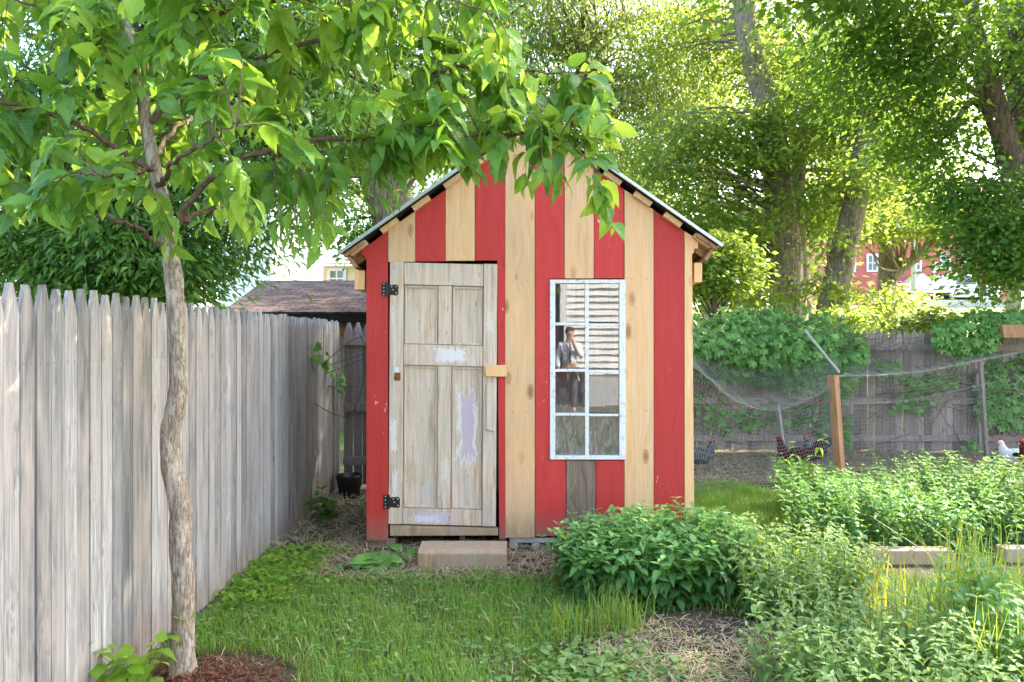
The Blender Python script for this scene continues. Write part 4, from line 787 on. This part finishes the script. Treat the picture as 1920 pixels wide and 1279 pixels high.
bg_tree('leaning_tree', 'grey tree leaning right in front of the red house, thick bare lower trunk', [[(1545, 720, 15, 62), (1556, 600, 15, 54), (1580, 480, 15, 48), (1606, 360, 15, 42), (1625, 240, 15.2, 34), (1650, 60, 15.4, 26), (1680, -200, 15.5, 14)]],
        [(1640, 200, 16, 1.7, .9, 1.2, 80), (1600, 330, 14.6, .6, .4, .25, 9), (1620, 550, 14.3, .5, .3, .12, 5), (1545, 450, 14.4, .3, .3, .2, 3), (1580, 100, 15, 1.8, 1.2, 1.4, 70), (1720, 310, 15.6, .8, .8, .5, 26), (1650, -300, 15.5, 3, 2.5, 2.5, 100)], 'mid_leaf', 'bark_grey', .12, 75, .36, DIAMOND, .45, 15)
bg_tree('leaning_tree', 'dark tree leaning left at the right edge of the photo', [[(2060, 900, 11.5, 80), (2000, 600, 11.5, 66), (1940, 420, 11.5, 56), (1905, 335, 11.5, 46), (1870, 210, 11.5, 42), (1835, 100, 11.5, 38), (1812, -20, 11.5, 34), (1790, -400, 11.6, 18)], [(1850, 180, 11.5, 14), (1800, 150, 11.4, 12), (1740, 60, 11.4, 8)], [(1905, 300, 11.6, 18), (1830, 190, 12, 14), (1780, 250, 12, 8)]],
        [(1680, 110, 11, 1.1, 1.1, .9, 90), (1890, 430, 10.9, .6, .6, .9, 88), (1740, 260, 12, .8, .6, .6, 34), (1960, 40, 11.0, .7, 1.0, .8, 30), (1800, -500, 11.6, 3, 3, 2.5, 130), (1790, 340, 11.6, .5, .5, .6, 20)], 'dark_leaf', 'bark_dark', .1, 80, .3, DIAMOND, .5, 16)
bg_tree('dark_tree', 'dark upright trunk at the top right corner of the photo', [[(1990, 700, 12.6, 60), (1935, 300, 12.6, 50), (1905, 120, 12.6, 44), (1895, -40, 12.6, 40), (1890, -500, 12.6, 18)]],
        [(1985, 230, 12, .6, .8, 1.2, 34), (1920, -600, 12.6, 3.5, 3, 3, 130), (2100, 0, 12.4, 1.4, 2, 3, 90), (2150, 420, 11.4, 1.2, 1.2, 1.6, 60)], 'dark_leaf', 'bark_dark', .11, 75, .35, DIAMOND, .5, 17)
bg_tree('forked_tree', 'small forked tree with a pale broken limb in front of the red house', [[(1655, 690, 22, 48), (1662, 560, 22, 36), (1664, 490, 22, 30), (1660, 420, 22, 24), (1670, 250, 22, 14)], [(1672, 520, 21.8, 20), (1700, 495, 21.7, 19), (1728, 474, 21.6, 17), (1745, 462, 21.6, 14)]],
        [(1630, 385, 22, 1.5, 1.3, .8, 44), (1690, 555, 21.4, .35, .4, .25, 10), (1600, 330, 22, 2, 1.5, 1.0, 50), (1745, 400, 20, 1.5, 1.2, .5, 44), (1650, 420, 20, 1.0, 1., .4, 26), (1850, 400, 20, 1.2, 1.2, .6, 40)], 'gold_leaf', 'bark_grey', .14, 65, .4, DIAMOND, .4, 18)
for k, (px, py, d, rx, rz, n, m, lab) in enumerate([(1330, 250, 30, 5.5, 5, 130, 'gold_leaf', 'sunlit yellow green tree far behind the willow branch'), (1560, 150, 32, 5.5, 5, 130, 'gold_leaf', 'sunlit yellow tree far behind the big furrowed trunk'), (1900, 120, 33, 6, 4.2, 110, 'mid_leaf', 'bright tree far behind the dark leaning trunk on the right'),
                                                   (1390, 480, 26, 2.6, 2.2, 90, 'mid_leaf', 'bushy green tree just right of the shed eave, far back'), (760, 200, 30, 6, 5, 90, 'willow', 'pale hazy tree far behind the shed roof on the left'), (1050, 380, 34, 6, 3.5, 90, 'gold_leaf', 'light yellowish tree far behind the shed ridge')]):
    zb = float(height((px - CX) / F * d, d)); pb = CY - (zb - EYE) * F / d
    bg_tree('far_tree', lab, [[(px, pb + 10, d, 26), (px + 5, py + 60, d, 22), (px - 5, py - 100, d, 12), (px, py - 200, d, 6)]], [(px, py, d, rx, rx * .7, rz, n)], m, 'bark_grey', .22, 70, .7, DIAMOND, .4, 30 + k, .7, 'sunlit trees far behind the yard')
# unseen crown added right of the yard, shaped to shade fence and lawn
bg_tree('shade_tree', 'unseen broad tree added beyond the right edge to shade the yard', [[(3000, 1000, 7.5, 70), (2950, 300, 7.5, 60), (2900, -500, 7.5, 40), (2900, -1200, 7.5, 20)]],
        [(1815, -270, 8, 2.7, 3.2, .95, 165), (2500, -700, 8.5, 3.0, 3.2, 1.8, 45), (2900, -200, 8.0, 1.6, 2., 1.6, 60)], 'dark_leaf', 'bark_dark', .16, 80, .4, DIAMOND, .5, 50)
for k, (px, py, d, rx, rz, n, lab) in enumerate([(1690, 612, 11.6, .6, .12, 9, 'sunlit bush peeping over the middle of the right fence'), (1590, 592, 12.5, .4, .2, 9, 'sunlit bush at the foot of the leaning grey tree'), (1340, 500, 12.2, .75, .55, 70, 'green bush between the shed eave and the creeper mound'), (1740, 602, 11.5, .3, .14, 9, 'small bright shrub behind the fence tips on the right')]):
    c_ = at(px, py, d); bg_tree('bush', lab, [[(px, 700, d, 10), (px, py, d, 6), (px + 3, py - 20, d, 3)]], [(px, py, d, rx, rx * .7, rz, n)], 'mid_leaf', 'bark_dark', .1, 60, .16, DIAMOND, .3, 60 + k)['category'] = 'bush'

# --- creeper on the old fence
PALM = []
def creeper(label, fn, n, seed, m='creeper', leaf=.1):
    """clusters of five pointed leaflets; fn(rng, n) -> points and outward directions"""
    rng = np.random.default_rng(seed); P, O = fn(rng, n); t = thing('creeper', label, 'creeper', tuple(P.mean(0) * [1, 1, 0])); QQ = Quads(); T = small_leaf(.26, .25, .25)
    base = norm(O + rng.normal(size=(n, 3)) * .3); down = norm(np.array([0, 0, -1.]) + O * .55 + rng.normal(size=(n, 3)) * .35); sd = norm(np.cross(down, base)); S_ = leaf * rng.uniform(.7, 1.3, n); tone = rng.random(n)
    for a_, s_ in ((-1.25, .72), (-.62, .92), (0, 1.), (.62, .92), (1.25, .72)):
        QQ.add(*scatter(T, P, norm(down * math.cos(a_) + sd * math.sin(a_) + base * .12), base, S_ * s_, rng, np.clip(tone + rng.normal(size=n) * .12, 0, 1)))
    QQ.build('foliage', M[m], t)
    st_ = Quads()
    for k in range(max(4, n // 60)):
        i = rng.integers(0, n); p = P[i]; q_ = np.stack([p + rng.normal(size=3) * [.5, .1, .25] - O[i] * .05 for _ in range(4)]); q_[0] = p - O[i] * .05; st_.tube(spline(q_, 14), .004, 5)
    st_.build('vine_stem', M['bark_dark'], t, True); return t
def mound(pts, d0, d1, thick=.35):
    xs = [p[0] for p in pts]; tops = [p[1] for p in pts]; bots = [p[2] for p in pts]
    def fn(rng, n):
        x = rng.uniform(xs[0], xs[-1], n); tp, bt = np.interp(x, xs, tops), np.interp(x, xs, bots); u = rng.random(n) ** .9; py = tp + (bt - tp) * u + rng.normal(size=n) * 5
        bulge = np.sin(np.clip(u, 0, 1) * math.pi * .85 + .25); d = d0 - thick * bulge * rng.uniform(.75, 1.05, n) + (1 - u) ** 2 * .25
        P = np.stack([(x - CX) / F * d, d, EYE + (CY - py) / F * d], -1); O = norm(np.stack([rng.normal(size=n) * .25, -np.ones(n) * (.35 + .6 * u), 1.1 - u], -1)); return P, O
    return fn
creeper('great mound of creeper tumbling over the fence right of the shed', mound([(1290, 600, 690), (1340, 590, 705), (1400, 578, 712), (1470, 573, 720), (1540, 585, 735), (1590, 612, 735), (1625, 640, 668)], 10.25, 9.8, .6), 2300, 21, 'creeper', .085)
creeper('shadowed creeper hanging under the sagging wire left of the timber post', mound([(1295, 690, 800), (1400, 705, 815), (1500, 715, 800), (1590, 720, 850)], 10.37, 10.2, .1), 190, 22, 'creeper', .085)
creeper('creeper heaped on the fence top beside the wooden trough', mound([(1752, 612, 640), (1790, 590, 668), (1840, 574, 672), (1890, 582, 610), (1935, 575, 606)], 10.2, 9.9, .35), 420, 23)
creeper('dark creeper curtain behind the wire at the right edge', mound([(1832, 668, 790), (1880, 650, 800), (1960, 640, 805)], 10.3, 10.1, .15), 420, 24, 'creeper', .09)
for k, (px, py, w_, h_, lab) in enumerate([(1665, 690, 26, 20, 'small sprig of creeper on the fence just right of the timber post'), (1720, 720, 40, 22, 'creeper sprig in the middle of the right fence'), (1710, 755, 45, 30, 'creeper sprig below the middle rail of the right fence'), (1770, 710, 30, 18, 'creeper sprig near the upper wire on the right fence'), (1815, 840, 22, 16, 'creeper sprig at the foot of the right fence beside the stake'), (1587, 800, 8, 45, 'thin strand of creeper beside the timber post'), (1400, 870, 18, 12, 'tuft of creeper at the foot of the fence left of the brown hen')]):
    creeper(lab, lambda rng, n, px=px, py=py, w_=w_, h_=h_: ((lambda x, y: np.stack([(x - CX) / F * 10.3, 10.3 + 0 * x - .06 * rng.random(n), EYE + (CY - y) / F * 10.3], -1))(px + rng.normal(size=n) * w_ * .5, py + rng.normal(size=n) * h_ * .5), norm(np.stack([rng.normal(size=n) * .3, -np.ones(n), .4 * np.ones(n)], -1))), 40 if w_ > 10 else 22, 70 + k, 'creeper', .07)
creeper('few dark vine leaves on the far end of the grey fence', lambda rng, n: (np.stack([LX(7.0) + .05 + .03 * rng.random(n), np.interp(np.linspace(0, 1, n), [0, 1], [6.5, 7.6]) + rng.normal(size=n) * .05, np.linspace(1.52, 1.1, n) + rng.normal(size=n) * .04], -1), np.tile([1., -.3, .3], (n, 1))), 16, 90, 'creeper', .09)

# --- leafy herbs: upright stems with crossed pairs of leaves
def herb(name, label, cat, bases, heights, leaf=.06, node=.035, T=None, m='mint', lean=.12, seed=1, topscale=.45, droop=.35, first=.12, group=None, stem_r=.0022, splay=.25):
    rng = np.random.default_rng(seed); t = thing(name, label, cat, tuple(bases.mean(0) * [1, 1, 0]), 0, group); T = T or leaf_template(.27, 6, .3, .35, 0, .38); P, D, N, S_, tn, st_ = [], [], [], [], [], Quads()
    c0 = bases.mean(0)
    for b, h in zip(bases, heights):
        out = (b - c0) * [1, 1, 0]; ln = np.array([*(rng.normal(size=2) * lean), 0]) + out * splay; q_ = spline([b, b + np.array([*(ln[:2] * h * .3), h * .5]), b + np.array([*(ln[:2] * h), h])], 10); st_.tube(q_, np.linspace(stem_r, stem_r * .5, 10), 4)
        nn = max(4, int(h * (1 - first) / node)); ph = rng.uniform(0, 6.28); tone = rng.uniform(.1, .75)
        for j in range(nn):
            u = first + (1 - first) * j / (nn - 1); i = min(u * 9, 8.999); p = q_[int(i)] + (q_[int(i) + 1] - q_[int(i)]) * (i % 1); sz = leaf * (1 - (1 - topscale) * max(0, (u - .62) / .38) ** 1.3) * rng.uniform(.8, 1.15)
            for a_ in (0, math.pi):
                ang = ph + j * math.pi / 2 + a_ + rng.normal() * .2; up = .75 * max(0, u - .8) / .2 - droop * (1 - u) + rng.normal() * .15
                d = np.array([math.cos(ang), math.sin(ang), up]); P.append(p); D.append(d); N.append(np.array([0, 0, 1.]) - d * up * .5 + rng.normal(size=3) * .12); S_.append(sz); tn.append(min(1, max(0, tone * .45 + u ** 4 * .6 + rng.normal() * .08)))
    QQ = Quads(); P, D, N, S_, tn = map(np.array, (P, D, N, S_, tn)); pick = rng.integers(0, 3, len(P))
    for k in range(3):
        T2 = T[0] * [(1, 1, 1), (.82, 1.05, 1.8), (1.12, .92, .35)][k] + np.outer(T[0][:, 1] ** 2, [(0, 0, 0), (.09, 0, -.1), (-.1, 0, .08)][k]); i = pick == k
        QQ.add(*scatter((T2, T[1], T[2]), P[i], D[i], N[i], S_[i], rng, tn[i]))
    QQ.build('foliage', M[m], t, True); st_.build('stem', M['stem'], t, True); return t
def patch(n, fn, x0, x1, y0, y1, seed):
    rng = np.random.default_rng(seed); out = []
    while len(out) < n:
        x, y = rng.uniform(x0, x1), rng.uniform(y0, y1)
        if fn(x, y): out.append((x, y, 0))
    return np.array(out)
def ell(cx, cy, rx, ry): return lambda x, y: ((x - cx) / rx) ** 2 + ((y - cy) / ry) ** 2 < 1
b = patch(270, ell(.85, 4.7, .52, .42), .2, 1.6, 4.1, 5.3, 1); rr = np.random.default_rng(5)
hh = (.4 + .1 * np.clip((b[:, 0] - .3) / 1.0, 0, 1)) * rr.uniform(.86, 1.04, len(b)) * np.sqrt(1 - .62 * np.clip(((b[:, 0] - .85) / .62) ** 2 + ((b[:, 1] - 4.75) / .5) ** 2, 0, 1))
hh[0] = .52; b[0] = (1.0, 4.85, 0)
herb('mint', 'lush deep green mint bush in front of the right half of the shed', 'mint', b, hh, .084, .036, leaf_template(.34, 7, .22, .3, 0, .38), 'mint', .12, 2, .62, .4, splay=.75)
SM = small_leaf(.3, .3, .3)
b = patch(150, ell(1.62, 4.35, .42, .42), 1., 2.2, 3.8, 4.9, 3); hh = rr.uniform(.34, .48, len(b))
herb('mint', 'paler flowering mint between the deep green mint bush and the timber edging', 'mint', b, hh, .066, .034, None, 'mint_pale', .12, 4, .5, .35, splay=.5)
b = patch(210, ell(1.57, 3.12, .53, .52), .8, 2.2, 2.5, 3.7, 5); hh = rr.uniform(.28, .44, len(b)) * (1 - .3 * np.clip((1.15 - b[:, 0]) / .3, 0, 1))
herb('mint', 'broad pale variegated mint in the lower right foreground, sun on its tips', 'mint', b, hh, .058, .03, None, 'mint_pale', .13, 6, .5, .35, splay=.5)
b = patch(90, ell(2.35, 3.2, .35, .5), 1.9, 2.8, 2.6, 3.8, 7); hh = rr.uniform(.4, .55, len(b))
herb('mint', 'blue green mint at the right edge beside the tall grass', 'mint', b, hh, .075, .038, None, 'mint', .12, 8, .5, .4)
b = patch(560, lambda x, y: (ell(2.9, 6.2, 1.0, .9)(x, y) or ell(3.8, 6.2, 1.2, .95)(x, y) or ell(3.0, 5.6, 1.1, .3)(x, y)) and y > 5.3 and x > .37 * y + .04 * math.sin(y * 9), 1.7, 4.9, 5.28, 7.2, 9); hh = rr.uniform(.34, .46, len(b)) + .07 * np.sin(b[:, 0] * 3.3 + b[:, 1])
herb('mint', 'wide bed of fine leaved mint behind the timber edging', 'mint', b, hh, .066, .034, SM, 'mint_fine', .16, 10, .55, .35)
b = np.array([[*gnd(1700, 985)[:2], 0], [*(gnd(1700, 985)[:2] + [.05, .05]), 0], [*(gnd(1700, 985)[:2] + [-.05, .06]), 0], [*(gnd(1700, 985)[:2] + [.02, -.05]), 0]])
herb('mint', 'bushy upright mint shoots standing above the middle of the mint bed', 'mint', b, np.array([.62, .58, .55, .5]), .05, .024, SM, 'mint_fine', .05, 12, .5, .2)
b = np.array([at(1497, 0, 6.95) * (1, 1, 0), at(1505, 0, 7.0) * (1, 1, 0), at(1490, 0, 6.9) * (1, 1, 0), at(1512, 0, 6.95) * (1, 1, 0)])
herb('tall_weed', 'tall pale green leafy stem in front of the brown hen', 'weed', b, np.array([.7, .6, .52, .45]), .12, .06, None, 'elm_young', .12, 13, .35, .4, .3, None, .004)
b = at(1900, 0, 7.0) * (1, 1, 0) + np.array([[x, y, 0] for x, y in ((-.1, .2), (.1, 0), (.25, .2), (0, -.2), (.3, -.1), (-.2, 0), (.15, .4), (.4, .3))])
herb('tall_weed', 'loose yellow green weeds at the right edge below the white hen', 'weed', b, rr.uniform(.4, .6, len(b)), .09, .05, None, 'elm_young', .25, 14, .4, .2)
pb = np.array([-1.64, 3.22, 0]); b = pb + np.array([[x, y, 0] for x, y in ((0, 0), (.05, .05), (-.05, .04), (.04, -.05), (-.04, -.04), (.1, 0))])
herb('seedling', 'yellow green seedling plant at the foot of the grey fence beside the young tree', 'plant', b, rr.uniform(.16, .29, len(b)), .1, .05, leaf_template(.42, 8, .15, .3, .05, .42), 'elm_young', .35, 15, .7, .1, .3)
pb = gnd(602, 975); b = pb + np.array([[x, y, 0] for x, y in ((0, 0), (.08, .1), (-.06, .1), (.05, -.08), (0, .2))])
herb('seedling', 'dark green leafy plant in the shade of the alley beside the shed', 'plant', b, rr.uniform(.14, .26, len(b)), .13, .06, leaf_template(.34, 8, .15, .3, .03, .42), 'dark_leaf', .3, 16, .7, .1, .35)
def rosette(label, p, n, size, seed, wd=.34, m='mint', name='dock'):
    rng = np.random.default_rng(seed); t = thing(name, label, 'weed', (p[0], p[1], 0)); a_ = np.linspace(0, 6.28, n, False) + rng.normal(size=n) * .3
    D = np.stack([np.cos(a_), np.sin(a_), rng.uniform(.15, .7, n)], -1); Pp = np.tile([p[0], p[1], .01], (n, 1)) + D * size * .12; QQ = Quads()
    QQ.add(*scatter(leaf_template(wd, 12, .12, .45, .06, .4, .1), Pp, D, np.tile([0, 0, 1.], (n, 1)) + rng.normal(size=(n, 3)) * .2, size * rng.uniform(.6, 1.1, n), rng)); QQ.build('leaf', M[m], t, True)
    return t
rosette('broad grey green dock leaves left of the step', gnd(715, 1060), 15, .22, 1, .42, 'creeper'); rosette('small bright dock at the left corner of the shed', gnd(660, 1065), 9, .17, 2, .3, 'mint'); rosette('dock leaves under the shed door left of the step', gnd(752, 1040), 6, .2, 3, .36, 'mint_fine')

# --- grasses, straw, mulch
def blades(P, h, wd, lean, rng, bend=.6):
    """curved grass blades: two quads each"""
    n = len(P); a_ = rng.uniform(0, 6.28, n); s_ = np.stack([np.cos(a_), np.sin(a_), 0 * a_], -1); l_ = np.stack([-np.sin(a_), np.cos(a_), 0 * a_], -1) * lean[:, None]; up = np.array([0, 0, 1.])
    h = h[:, None]; wd = wd[:, None]; q1 = P + up * h * .55 + l_ * h * .35; q2 = P + up * h * (1 - .25 * lean[:, None] * bend) + l_ * h
    V = np.stack([P - s_ * wd, P + s_ * wd, q1 + s_ * wd * .8, q1 - s_ * wd * .8, q2 + s_ * wd * .1, q2 - s_ * wd * .1], 1).reshape(-1, 3)
    Fq = (np.array([(0, 1, 2, 3), (3, 2, 4, 5)])[None] + (np.arange(n) * 6)[:, None, None]).reshape(-1, 4); c_ = np.zeros((n, 6, 4)); c_[:, :, 0] = rng.random(n)[:, None]; c_[:, :, 2] = [0, 0, .5, .5, 1, 1]; c_[:, :, 3] = 1
    return V, Fq, c_.reshape(-1, 4)
def wob(x, y): return .5 * np.sin(x * 4.1 + 1.3) * np.sin(y * 3.3) + .3 * np.sin(x * 9.3 + y * 7.1) + .2 * np.sin(x * 17 - y * 13)
rng = np.random.default_rng(77)
n = 240000; x, y = rng.uniform(-1.85, 4.5, n), 1.9 + 6.3 * rng.random(n) ** 1.3
w1 = wob(x, y); keep = (x > LX(y) + .03) & (y < 8.05 + .15 * w1)
front = y < 4.92 + .14 * w1; left_zone = (x < .35); side_lawn = (x > 1.38) & (y > 5.3) & (x < 2.6 + .2 * w1)
alley = (x < -1.25 + .1 * w1) & (y < 5.5 + .3 * w1); corner_weeds = (x > -1.3) & (x < -.85) & (y < 5.3)
dirt = ((x - .95) / .75) ** 2 + ((y - 3.75) / .55) ** 2 < 1 + .35 * w1; tree_ring = ((x + 1.4) / .4) ** 2 + ((y - 3.35) / .34) ** 2 < 1 + .3 * w1
keep &= (front | alley | side_lawn) & ~(dirt & (rng.random(n) < .9)) & ~(tree_ring & (rng.random(n) < .97)) & ~((x > .45) & (y < 5.4) & (y > 4.2) & (rng.random(n) < .6))
thin = (wob(x * .7 + 3, y * .7) > .35) & (rng.random(n) < .2); keep &= ~thin
x, y = x[keep], y[keep]; n = len(x); P = np.stack([x, y, 0 * x], -1); ht = rng.uniform(.03, .075, n) * (1 + .35 * wob(x * 1.3, y)) * np.where((x > 1.3) & (y > 5.3), 1.35, 1)
V, Fq, col = blades(P, ht, rng.uniform(.0012, .0028, n), np.abs(rng.normal(size=n)) * .75, rng); col[:, 0] = np.clip(col[:, 0] * .7 + .3 * np.repeat(.5 + .5 * wob(x * .8, y * .8 + 2), 6), 0, 1)
tag(fast('lawn_grass', V, Fq, M['grass'], col=col), 'short mown lawn grass between the fence and the shed', 'grass', kind='stuff')
n = 900; x = rng.uniform(-1.7, 1.0, n); y = 2.9 + 2.0 * rng.random(n); k = ~(((x + 1.38) / .5) ** 2 + ((y - 3.35) / .42) ** 2 < 1); x, y = x[k], y[k]; n = len(x); P = np.repeat(np.stack([x, y, .02 + .015 * rng.random(n)], -1), 3, 0); a_ = np.tile([0, 2.1, 4.2], n) + np.repeat(rng.uniform(0, 6, n), 3)
V, Fq, col = scatter(small_leaf(.45, .1, .1), P, np.stack([np.cos(a_), np.sin(a_), .35 + 0 * a_], -1), np.tile([0, 0, 1.], (len(P), 1)), .022, rng); tag(fast('clover_leaves', V, Fq, M['mint'], col=col), 'low clover leaves scattered through the lawn', 'clover', kind='stuff')
# low blue-green weeds at the bottom edge
n = 900; x = rng.normal(.38, .2, n); y = rng.normal(3.35, .2, n); P = np.stack([x, y, .01 + .05 * rng.random(n)], -1); a_ = rng.uniform(0, 6.28, n)
V, Fq, col = scatter(small_leaf(.4, .2, .15), P, np.stack([np.cos(a_), np.sin(a_), rng.uniform(0, .8, n)], -1), np.tile([0, 0, 1.], (n, 1)) + rng.normal(size=(n, 3)) * .3, rng.uniform(.025, .05, n), rng); tag(fast('ground_weeds', V, Fq, M['mint_pale'], col=col), 'low grey green weeds spreading over the straw at the bottom of the photo', 'weeds', kind='stuff')
n = 900; x = rng.uniform(-1.75, -1.35, n) + .1 * rng.normal(size=n); y = rng.uniform(4.3, 5.5, n); P = np.stack([x, y, .01 + .06 * rng.random(n)], -1); a_ = rng.uniform(0, 6.28, n)
V, Fq, col = scatter(small_leaf(.4, .2, .15), P, np.stack([np.cos(a_), np.sin(a_), rng.uniform(0, .8, n)], -1), np.tile([0, 0, 1.], (n, 1)) + rng.normal(size=(n, 3)) * .3, rng.uniform(.02, .05, n), rng); tag(fast('fence_weeds', V, Fq, M['elm_young'], col=col), 'bright low weeds along the foot of the grey fence', 'weeds', kind='stuff')
def tuft(label, c_, n, rad, h0, h1, m, seed, wd=.004, lean=.5):
    rng = np.random.default_rng(seed); P = np.array([c_[0], c_[1], 0.]) + np.stack([rng.normal(size=n) * rad, rng.normal(size=n) * rad * .8, 0 * np.zeros(n)], -1)
    V, Fq, col = blades(P, rng.uniform(h0, h1, n), rng.uniform(wd * .5, wd, n), np.abs(rng.normal(size=n)) * lean, rng); return tag(fast('grass_tuft', V, Fq, M[m], col=col), label, 'grass')
tuft('bright green grass tuft at the front foot of the deep green mint bush', gnd(1165, 1185), 170, .09, .1, .3, 'tallgrass', 1); tuft('shorter grass tuft left of the mint, on the lawn edge', gnd(1070, 1190), 160, .1, .06, .2, 'tallgrass', 2)
tuft('tall green grass clump at the right edge behind the blue green mint', (2.42, 3.85), 230, .15, .3, .68, 'tallgrass', 3, .007, .4); tuft('tall grass stems between the two mints at the lower right', (2.02, 3.1), 110, .08, .3, .52, 'tallgrass', 4, .005, .3)
tuft('grass blades coloured yellow as if sunlit, before the timber edging', (2.1, 4.25), 22, .08, .3, .45, 'sunlit_grass', 5, .006, .35); tuft('grass blades in painted sun yellow between the flowering mint and the edging', (1.78, 4.6), 16, .1, .3, .42, 'sunlit_grass', 6, .006, .35); tuft('bent grass shoot in painted sun yellow left of the tall green clump', (2.2, 3.75), 8, .03, .45, .68, 'sunlit_grass', 7, .008, .3)
def litter(name, label, fn, n, l0, l1, wd, m, seed, tilt=.18, z=.012):
    rng = np.random.default_rng(seed); x, y = fn(rng, n); n = len(x); a_ = rng.uniform(0, 6.28, n); d = np.stack([np.cos(a_), np.sin(a_), rng.normal(size=n) * tilt], -1); s_ = np.stack([-np.sin(a_), np.cos(a_), 0 * a_], -1) * wd; L = rng.uniform(l0, l1, n)[:, None]; c_ = np.stack([x, y, z + np.abs(rng.normal(size=n)) * z], -1)
    b_ = np.stack([0 * a_, 0 * a_, rng.uniform(0, .18, n)], -1) * L; V = np.stack([c_ - d * L / 2 - s_, c_ - d * L / 2 + s_, c_ + b_ + s_, c_ + b_ - s_, c_ + d * L / 2 + s_ * .6, c_ + d * L / 2 - s_ * .6], 1).reshape(-1, 3); V[:, 2] = np.maximum(V[:, 2], .002)
    Fq = (np.array([(0, 1, 2, 3), (3, 2, 4, 5)])[None] + (np.arange(n) * 6)[:, None, None]).reshape(-1, 4); col = np.zeros((n, 6, 4)); col[:, :, 0] = rng.random(n)[:, None]; col[:, :, 3] = 1
    return tag(fast(name, V, Fq, M[m], col=col.reshape(-1, 4)), label, name.split('_')[0], kind='stuff')
def box_fn(x0, x1, y0, y1): return lambda rng, n: (rng.uniform(x0, x1, n), rng.uniform(y0, y1, n))
litter('straw_litter', 'loose straw scattered in front of the shed and around the step', box_fn(-1.35, .6, 4.8, 5.9), 2600, .04, .2, .0022, 'straw', 1)
litter('straw_litter', 'thin straw and dead stalks on the dark floor of the alley', box_fn(-1.85, -.9, 5.5, 7.8), 1300, .06, .24, .0022, 'straw', 2)
litter('straw_litter', 'pale straw on the bare patch in front of the mint', lambda rng, n: (lambda x, y: (x[((x - .98) / .6) ** 2 + ((y - 3.6) / .5) ** 2 < 1], y[((x - .98) / .6) ** 2 + ((y - 3.6) / .5) ** 2 < 1]))(rng.uniform(.3, 1.6, n), rng.uniform(3.0, 4.15, n)), 4200, .03, .12, .0018, 'straw', 3, .2, .015)
litter('straw_litter', 'trampled straw and droppings covering the chicken run', box_fn(1.3, 7.5, 8.1, 10.4), 9000, .05, .2, .003, 'straw', 4)
litter('straw_litter', 'dry grass clippings lying through the lawn', box_fn(-1.5, .6, 3.2, 4.9), 280, .03, .08, .0016, 'straw', 8, .3, .03)
litter('mulch_chips', 'reddish brown bark mulch round the foot of the young tree', lambda rng, n: (-1.42 + rng.normal(size=n) * .17, 3.32 + rng.normal(size=n) * .15), 2800, .012, .05, .004, 'mulch', 5, .35, .016)
n_ = 40; th = np.linspace(0, 6.28, n_, False); V = [(1.0, 4.02, .045)]
for r_, z in ((.1, .042), (.22, .028), (.36, .002)): V += [(1.0 + r_ * 1.1 * math.cos(a) * (1 + .16 * math.sin(3 * a) + .1 * math.sin(7 * a)), 4.02 + r_ * .75 * math.sin(a) * (1 + .12 * math.sin(5 * a)), z) for a in th]
M['soil'] = plain('dark_soil', (.075, .055, .045), .95, .1, 0, .5, 30, .9)
tag(MB().add(V, [(0, 1 + j, 1 + (j + 1) % n_) for j in range(n_)] + [(1 + k * n_ + j, 1 + (k + 1) * n_ + j, 1 + (k + 1) * n_ + (j + 1) % n_, 1 + k * n_ + (j + 1) % n_) for k in range(2) for j in range(n_)]).build('soil_mound', M['soil'], None, True), 'low heap of dark bare soil in front of the mint bush', 'soil', kind='stuff')
